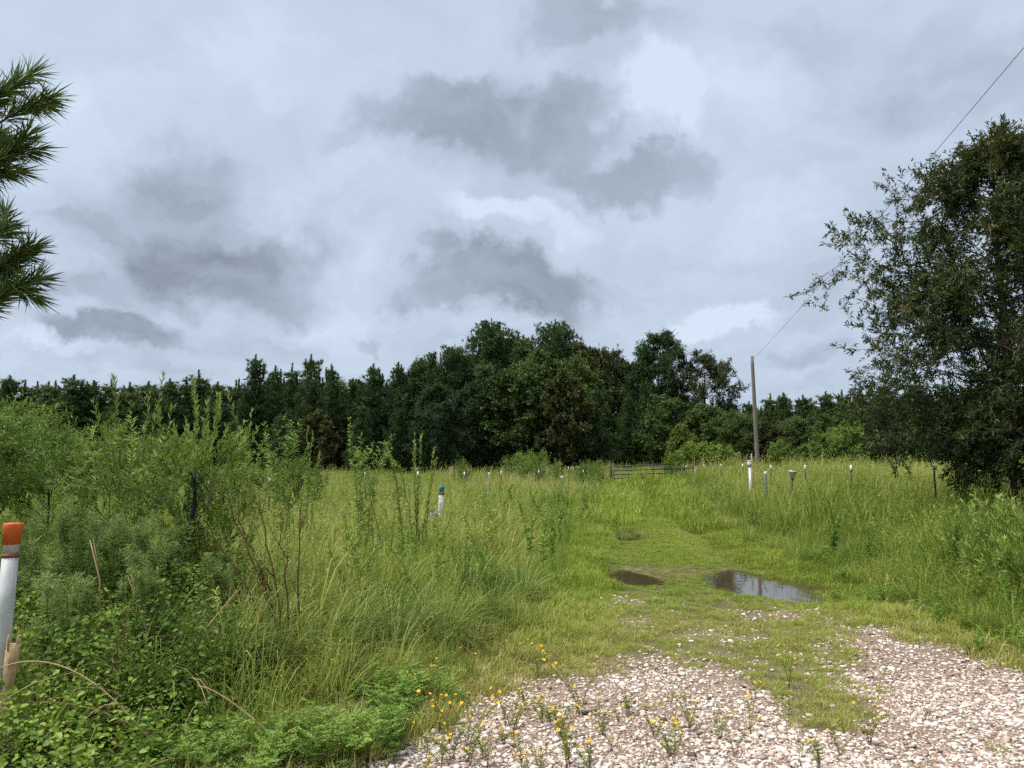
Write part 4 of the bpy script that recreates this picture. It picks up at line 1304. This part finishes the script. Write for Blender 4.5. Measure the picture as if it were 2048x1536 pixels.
    root = thing('bucket', 'white bucket shaped head on a stake in the tall grass', 'bucket', (c[0], Y, zb)); root.rotation_euler = (0, .12, 0)
    g = Geo(); ring(g, [.03, .03], [-.2, h - .15], 0, 8); obj('stake', g.mesh('stake', M['bark']), root)
    g = Geo(); ring(g, [.055, .082, .09, .09, .08, .066, .055], [h - .17, h - .03, h - .03, h, h, h - .1, h - .15], 0, 20); obj('pail', g.mesh('pail', M['white'], True), root)
    # dark vine wrapped stalk
    b = at(372, 1240, 6.0); t = at(383, 945, 6.05); zb = float(height(b[0], 6.0))
    root = thing('dead_stalk', 'black vine wrapped dead stalk among the tall weeds', 'dead stalk', (b[0], 6.0, zb))
    o = np.array([b[0], 6.0, zb]); rng = np.random.default_rng(12)
    g = Geo(); n = 14; q = np.linspace([0, 0, -.1], t - o, n); q[1:, 0] += .035 * np.sin(np.linspace(0, 9, n - 1)); tube(g, q, .017 + rng.normal(0, .004, n), 7)
    obj('stalk', g.mesh('stalk', M['black'], True), root)
    g = Geo(); k = 380; ti = rng.uniform(.35, 1, k) ** .8; c = np.stack([np.interp(ti, np.linspace(0, 1, n), q[:, i]) for i in range(3)], 1) + rng.normal(0, .035, (k, 3))
    leaves(g, c, rng.normal(size=(k, 3)), .045, .018, rng.uniform(0, .4, k), rng=rng); obj('leaves', g.mesh('leaves', M['pine']), root)
    # larger stones on the gravel
    for i, (px, py, sz, lb) in enumerate(((927, 1447, .088, 'largest pale stone at the left side of the gravel'), (1014, 1484, .055, 'round white stone below the largest stone'), (1148, 1462, .06, 'pinkish stone among the yellow flowers'),
                                          (1665, 1412, .055, 'white stone at the lower edge of the grass wedge'), (1188, 1350, .05, 'pale stone at the upper edge of the gravel'), (1500, 1525, .05, 'pale stone at the bottom edge of the gravel'))):
        rng = np.random.default_rng(300 + i); p = gp(px, py)
        me = stone_mesh(40 + i); me.materials.clear(); me.materials.append(M['rock'])
        o = obj('stone', me, None, (p[0], p[1], float(height(p[0], p[1])) + sz * .18)); o.scale = (sz, sz, sz); o.rotation_euler = (0, 0, rng.uniform(0, 6))
        md = o.modifiers.new('round', 'BEVEL'); md.width = .09; md.segments = 2; md.limit_method = 'NONE'
        tag(o, lb, 'stone', 'larger stones on the gravel')


build_markers()


# ------------------------------------------------------------------ individual weeds
def weed(name, label, base, tips, leaf=(.09, .018), per=60, stem='greenstem', mat='weed', r=.006, droop=0.0, branchy=0, cat='weed', group=None, arch=None, rngs=1, spread=.9, start=.15, up=.4):
    """a plant with a stem for each tip; leaves up the stems"""
    rng = np.random.default_rng(rngs)
    base = np.asarray(base, float)
    root = thing(name, label, cat, tuple(base), group)
    gl = Geo()
    for i, tip in enumerate(tips):
        e = np.asarray(tip, float) - base
        s0 = np.array([rng.normal(0, .05), rng.normal(0, .05), -.04])
        mid = s0 + (e - s0) * np.array([.35, .35, .62])
        if arch: mid = s0 + (e - s0) * .5 + np.array([0, 0, arch])
        pth = bez(s0, mid, e, 12); pth[2:-1] += rng.normal(0, .008, (9, 3))
        g = Geo(); tube(g, pth, np.linspace(r, r * .3, 12), 5)
        paths = [(pth, 1.0)]
        for b in range(branchy):
            j = rng.integers(4, 11); d = nrm(pth[min(11, j + 1)] - pth[j - 1]); l = np.linalg.norm(e) * rng.uniform(.10, .24)
            d2 = nrm(d + nrm(rng.normal(size=3)) * .65); q = bez(pth[j], pth[j] + d2 * l * .5, pth[j] + (d2 + [0, 0, .25]) * l, 6)
            tube(g, q, np.linspace(r * .4, r * .15, 6), 3, cap=False); paths.append((q, .45))
        obj('stem', g.mesh('stem', M[stem], True), root)
        for q, wgt in paths:
            m_ = int(per * wgt); nq = len(q) - 1
            t = (start if wgt == 1 else .1) + (1 - (start if wgt == 1 else .1)) * rng.random(m_) ** .8
            jj = np.minimum(nq - 1, (t * nq).astype(int)); fr = (t * nq - jj)[:, None]
            P = q[jj] * (1 - fr) + q[jj + 1] * fr; T = nrm(q[jj + 1] - q[jj])
            D = T * up + nrm(np.cross(T, rng.normal(size=(m_, 3)))) * spread + np.array([0, 0, .15 - droop])
            L_ = leaf[0] * (1.15 - .55 * t) * rng.uniform(.65, 1.2, m_)
            leaves(gl, P, D, L_, L_ * leaf[1] / leaf[0], np.clip(rng.normal(.32, .13, m_) + .42 * t ** 2, 0, 1), 0, .25, rng=rng)
    obj('leaves', gl.mesh('leaves', M[mat]), root)
    return root


def ground_at(px, Y):
    x = at(px, 900, Y)[0]
    return np.array([x, Y, float(height(x, Y))])


def tipsat(lst, Y, jit=.25):
    return [at(px, py, Y + RNG.normal(0, jit)) for px, py in lst]


def build_weeds():
    weed('tall_weed', 'tallest long leaved weed, left of the dark stalk', ground_at(290, 6.7), tipsat([(183, 798), (226, 752), (298, 788), (328, 750), (262, 800), (345, 812), (210, 850), (290, 850), (165, 880)], 6.6), (.115, .019), 75, rngs=1, up=.9, spread=.55, r=.008)
    weed('tall_weed', 'bushy yellow green weed with many upright wands behind the dark stalk', ground_at(390, 6.6), tipsat([(392, 800), (415, 805), (438, 818), (370, 835), (452, 855), (350, 860), (478, 868), (320, 880), (420, 860), (400, 900), (340, 920)], 6.4), (.085, .016), 110, rngs=2, branchy=5, up=.8, spread=.55)
    weed('tall_weed', 'weed with pale bud tips leaning right of the dark stalk', ground_at(430, 6.9), tipsat([(505, 815), (492, 850), (455, 850), (470, 895), (520, 905)], 6.9), (.08, .016), 85, rngs=3, branchy=4, up=.8, spread=.5)
    weed('tall_weed', 'bushy weed below the tallest wands, by the left bushes', ground_at(215, 6.2), tipsat([(140, 900), (190, 905), (230, 885), (265, 900), (160, 960), (300, 930), (330, 960), (110, 960)], 6.2), (.085, .016), 90, rngs=4, branchy=5)
    weed('tall_weed', 'fine leaved weed drooping left of the red stems', ground_at(470, 6.3), tipsat([(350, 960), (420, 950), (460, 940), (520, 990), (390, 1000), (500, 940)], 6.2), (.055, .011), 130, rngs=5, branchy=7, stem='redstem')
    weed('tall_weed', 'bare branched weed on the dark wood just left of the first fence post', ground_at(575, 9.2), tipsat([(533, 872), (560, 885), (575, 848), (592, 872), (548, 910)], 9.2), (.085, .017), 75, rngs=6, branchy=4)
    weed('tall_weed', 'twin thin wands right of the first fence post', ground_at(618, 9.6), tipsat([(617, 852), (626, 862), (640, 905)], 9.6), (.075, .016), 90, rngs=7, up=.9, spread=.4)
    weed('tall_weed', 'branching weed behind the second white tipped post', ground_at(738, 10.0), tipsat([(722, 866), (697, 888), (708, 893), (745, 885), (703, 920), (758, 893)], 10.0), (.085, .017), 80, rngs=8, branchy=3)
    weed('arching_weed', 'weed bowing over to the left in an arch before the wood', ground_at(825, 10.2), tipsat([(760, 884), (772, 912), (783, 925)], 10.0), (.080, .018), 110, rngs=9, arch=.95, up=.5)
    weed('tall_weed', 'pair of curving green wands above the third white tipped post', ground_at(845, 10.4), tipsat([(829, 866), (843, 868), (868, 895), (874, 915), (826, 905)], 10.2), (.080, .018), 100, rngs=10, up=.8, spread=.5)
    weed('tall_weed', 'dark leafy stalk rising below the second white tipped post', ground_at(778, 9.0), tipsat([(733, 962), (790, 1010)], 8.8, .1), (.055, .013), 90, rngs=11, stem='redstem', r=.007)
    weed('tall_weed', 'reddish tipped stalk in the grass left of the blue capped marker', ground_at(640, 8.6), tipsat([(622, 992), (640, 1030)], 8.5, .1), (.05, .010), 80, rngs=12, stem='redstem')
    weed('tall_weed', 'yellow green weed standing right of the blue capped marker', ground_at(960, 11.5), tipsat([(965, 985), (985, 1000), (945, 1000)], 11.5, .1), (.05, .012), 80, rngs=13)
    weed('red_stem_weed', 'fan of red brown stems leaning left over the grass clumps', ground_at(592, 5.7), tipsat([(432, 985), (395, 1035), (480, 1045), (450, 1000), (515, 1000), (560, 1040), (600, 1010)], 5.6, .12), (.045, .008), 90, rngs=14, stem='redstem', branchy=5, r=.009, start=.5)
    weed('red_stem_weed', 'single dark red stalk standing in the vines', ground_at(250, 4.35), tipsat([(262, 1205), (255, 1240)], 4.3, .05), (.035, .012), 26, rngs=15, stem='redstem', r=.006)
    weed('red_stem_weed', 'purplish weed in the bottom left corner', ground_at(60, 3.75), tipsat([(10, 1470), (30, 1455), (70, 1500), (-20, 1460)], 3.7, .05), (.05, .016), 40, rngs=16, stem='redstem', mat='russet')
    # feathery dog fennel mass at the left
    fen = []
    spots = [(30, 5.6, 1040), (110, 5.4, 1025), (190, 5.5, 1030), (260, 5.6, 1045), (330, 5.7, 1060), (-40, 5.3, 1040), (310, 5.2, 1150), (410, 5.9, 1100), (120, 4.9, 1140)]
    for i, (px, Y, top) in enumerate(spots):
        b = ground_at(px + 30, Y); rng = np.random.default_rng(60 + i)
        tp = [at(px + rng.normal(-25, 45), top + abs(rng.normal(0, 28)), Y + rng.normal(0, .15)) for _ in range(6)]
        weed('feathery_weed', 'feathery grey green weed, %s to the right of the orange capped pipe' % ORD[sorted(q[0] for q in spots).index(px)], b, tp, (.06, .005), 170, rngs=60 + i, mat='fennel', branchy=9, r=.005, group='feathery weeds by the orange capped pipe')
    # weeds at the lower right under the oak
    lab = 'bright long leaved weed under the oak, %s one from the track'
    for i, (px, Y, top) in enumerate(((1880, 9.4, 1060), (1905, 9.0, 1015), (1950, 8.7, 1000), (1965, 8.2, 1060), (1990, 8.8, 985), (2030, 8.5, 995), (2036, 8.0, 1060), (2070, 8.6, 990))):
        b = ground_at(px, Y); rng = np.random.default_rng(90 + i)
        weed('leafy_weed', lab % ORD[i], b, [at(px + rng.normal(0, 32), top + abs(rng.normal(0, 30)), Y + rng.normal(0, .15)) for _ in range(5)], (.13, .02), 85, rngs=90 + i, mat='weed', up=.8, spread=.6, group='leafy weeds under the oak')
    # arching dry canes
    for i, (a, m_, c, lb) in enumerate((((-20, 1345), (150, 1255), (340, 1375), 'upper dry cane arching over the vines'), ((-10, 1418), (170, 1365), (365, 1430), 'lower dry cane arching over the vines'),
                                        ((395, 1372), (440, 1372), (575, 1450), 'short dry cane arching at the foot of the grass clumps'))):
        Y = 4.15 + .1 * i
        A, B, C_ = at(*a, Y), at(*m_, Y), at(*c, Y)
        C_[2] = min(C_[2], .05); A[2] = A[2]
        g = Geo(); q = bez(A, B, C_, 16)
        q = np.concatenate([q, [[C_[0] + .03, C_[1], float(height(C_[0], C_[1])) - .02]]])
        tube(g, q, np.concatenate([np.linspace(.003, .0055, 16), [.0055]]), 5)
        tag(obj('dry_cane', g.mesh('dry_cane', M['cane'], True)), lb, 'cane')
    for i, (a, c, lb) in enumerate((((475, 1180), (410, 1260), 'split straw coloured stalk left of the grass clumps'), ((255, 1150), (292, 1255), 'pale dead stalk standing over the vines'), ((180, 1080), (200, 1160), 'short pale dead stalk near the feathery weeds'))):
        Y = 5.0
        A, C_ = at(*a, Y), at(*c, Y); g = Geo()
        C2 = C_ + (C_ - A) * .6; C2[2] = float(height(C2[0], C2[1])) - .03
        tube(g, np.array([A, C_, C2]), [.003, .006, .006], 5)
        tube(g, np.array([A + [.02, 0, .01], C_]), [.002, .004], 4)
        tag(obj('dead_stalk', g.mesh('dead_stalk', M['cane'], True)), lb, 'stalk')


build_weeds()


def build_clumps():
    """big clumps of wide arching grass, each a plant of its own"""
    meshes = []
    m = leafmat('clump_grass', [(0, (.08, .14, .025)), (.5, (.19, .27, .055)), (.85, (.33, .38, .11)), (1, (.50, .42, .20))], .33, .5, objrand=.2)
    for k in range(4):
        rng = np.random.default_rng(700 + k); g = Geo(); n = 170
        a = rng.uniform(0, TAU, n); r = .13 * rng.random(n) ** .6
        P = np.stack([r * np.cos(a), r * np.sin(a), np.full(n, -.03)], 1)
        blades(g, P, a + rng.normal(0, .6, n), rng.uniform(.45, 1.0, n), rng.uniform(.008, .015, n), np.abs(rng.normal(.62, .28, n)), np.clip(rng.normal(.5, .22, n), 0, 1), 6)
        n2 = 30; a = rng.uniform(0, TAU, n2)
        blades(g, np.stack([.15 * np.cos(a), .15 * np.sin(a), np.full(n2, -.02)], 1), a, rng.uniform(.25, .5, n2), .008, rng.uniform(.9, 1.5, n2), 1.0, 5)
        meshes.append(g.mesh('grass_clump', m))
    spots = [(555, 6.3), (610, 6.0), (655, 6.5), (700, 6.1), (745, 6.7), (790, 6.3), (835, 6.9), (880, 6.6), (930, 7.2), (640, 5.5), (540, 5.5), (985, 7.6), (720, 7.4), (800, 7.8), (870, 8.1), (590, 7.2), (490, 5.7), (450, 5.2), (1040, 8.6), (940, 8.4), (380, 5.0), (335, 5.5), (425, 6.1), (255, 5.3), (300, 4.9), (180, 5.1), (520, 6.9), (470, 5.4)]
    for i, (px, Y) in enumerate(spots):
        b = ground_at(px, Y)
        o = obj('grass_clump', meshes[i % 4], None, tuple(b)); s = RNG.uniform(.8, 1.15) * (.8 if px > 900 else 1); o.scale = (s, s, s * RNG.uniform(.8, 1.0)); o.rotation_euler = (0, 0, RNG.uniform(0, TAU))
        tag(o, 'clump of wide arching grass blades, %s from the left by the open ground' % ORD[sorted(q[0] for q in spots).index(px)], 'grass clump', 'arching grass clumps')


build_clumps()


def build_flowers():
    rng = np.random.default_rng(41)
    fm = []
    for k in range(2):   # one open flower
        g = Geo(); n = 6; a = np.arange(n) * TAU / n
        D = np.stack([np.cos(a), np.sin(a), np.full(n, .25 + .3 * k)], 1)
        leaves(g, np.zeros((n, 3)), D, .016, .011, .5, 0, .1, oval=True, side=np.stack([-np.sin(a), np.cos(a), np.zeros(n)], 1))
        tube(g, np.array([[0, 0, -.004], [0, 0, .004]]), .004, 6, .5, 1)
        fm.append(g.mesh('flower', [M['petal'], M['cane']]))
    kinds = []
    for k in range(6):
        H = .16 + .05 * k; gs, gl = Geo(), Geo(); fl = []
        for s in range(2 + k % 3):
            a = rng.uniform(0, TAU); sp = rng.uniform(.15, .7); e = np.array([math.cos(a) * H * sp, math.sin(a) * H * sp, H * rng.uniform(.6, 1.1)])
            pth = bez((0, 0, -.02), (e[0] * .2, e[1] * .2, e[2] * .6), e, 7)
            tube(gs, pth, np.linspace(.003, .0012, 7), 4)
            m_ = 52; t = rng.uniform(.25, .98, m_); j = np.minimum(5, (t * 6).astype(int)); fr = (t * 6 - j)[:, None]
            P = pth[j] * (1 - fr) + pth[j + 1] * fr
            az = rng.uniform(0, TAU, m_); D = np.stack([np.cos(az), np.sin(az), rng.uniform(.2, .9, m_)], 1)
            leaves(gl, P, D, rng.uniform(.02, .045, m_), .0055, np.clip(rng.normal(.55, .2, m_), 0, 1), rng=rng)
            fl.append(e + [0, 0, .006])
            for _ in range(rng.integers(0, 3)): fl.append(pth[5] + rng.normal(0, .018, 3) + [0, 0, .012])
        kinds.append((gs.mesh('stem', M['redstem']), gl.mesh('leaves', M['lime']), fl))
    px = [(940, 1330), (1027, 1292), (1075, 1325), (905, 1400), (880, 1440), (902, 1448), (935, 1470), (940, 1500), (905, 1490), (975, 1505), (1030, 1400), (1025, 1445), (1100, 1415), (1085, 1420), (1120, 1440),
          (1200, 1405), (1205, 1440), (1140, 1505), (1080, 1520), (1045, 1515), (1180, 1520), (1060, 1545), (830, 1395), (800, 1430), (730, 1450), (1578, 1345), (1575, 1400), (1665, 1435), (1690, 1440), (1680, 1480), (1735, 1420), (1740, 1460),
          (1430, 1420), (1380, 1430), (1360, 1460), (1350, 1500), (1340, 1480), (1310, 1450), (1440, 1450), (1470, 1480), (1600, 1500), (1640, 1510), (1280, 1530), (1230, 1480), (850, 1515), (690, 1500), (1500, 1440), (1850, 1410), (1240, 1420), (1160, 1400), (1255, 1395), (1005, 1460)]
    px += [(rng.uniform(850, 1300), rng.uniform(1385, 1530)) for _ in range(10)]
    for i, (x, y) in enumerate(px):
        k = rng.integers(0, 6); sm, lm, fl = kinds[k]
        b = gp(x, min(y + 28, 1600)); z = float(height(b[0], b[1]))
        root = thing('flowering_weed', 'small yellow flowered weed sprouting at the gravel', 'flower', (b[0], b[1], z), 'yellow flowered weeds on the gravel')
        root.rotation_euler = (0, 0, rng.uniform(0, TAU)); s = rng.uniform(.3, .9); root.scale = (s, s, s)
        obj('stem', sm, root); obj('leaves', lm, root)
        for p in fl:
            f = obj('flower', fm[rng.integers(2)], root, tuple(p)); f.rotation_euler = (rng.normal(0, .5), rng.normal(0, .5), rng.uniform(0, 6))


build_flowers()
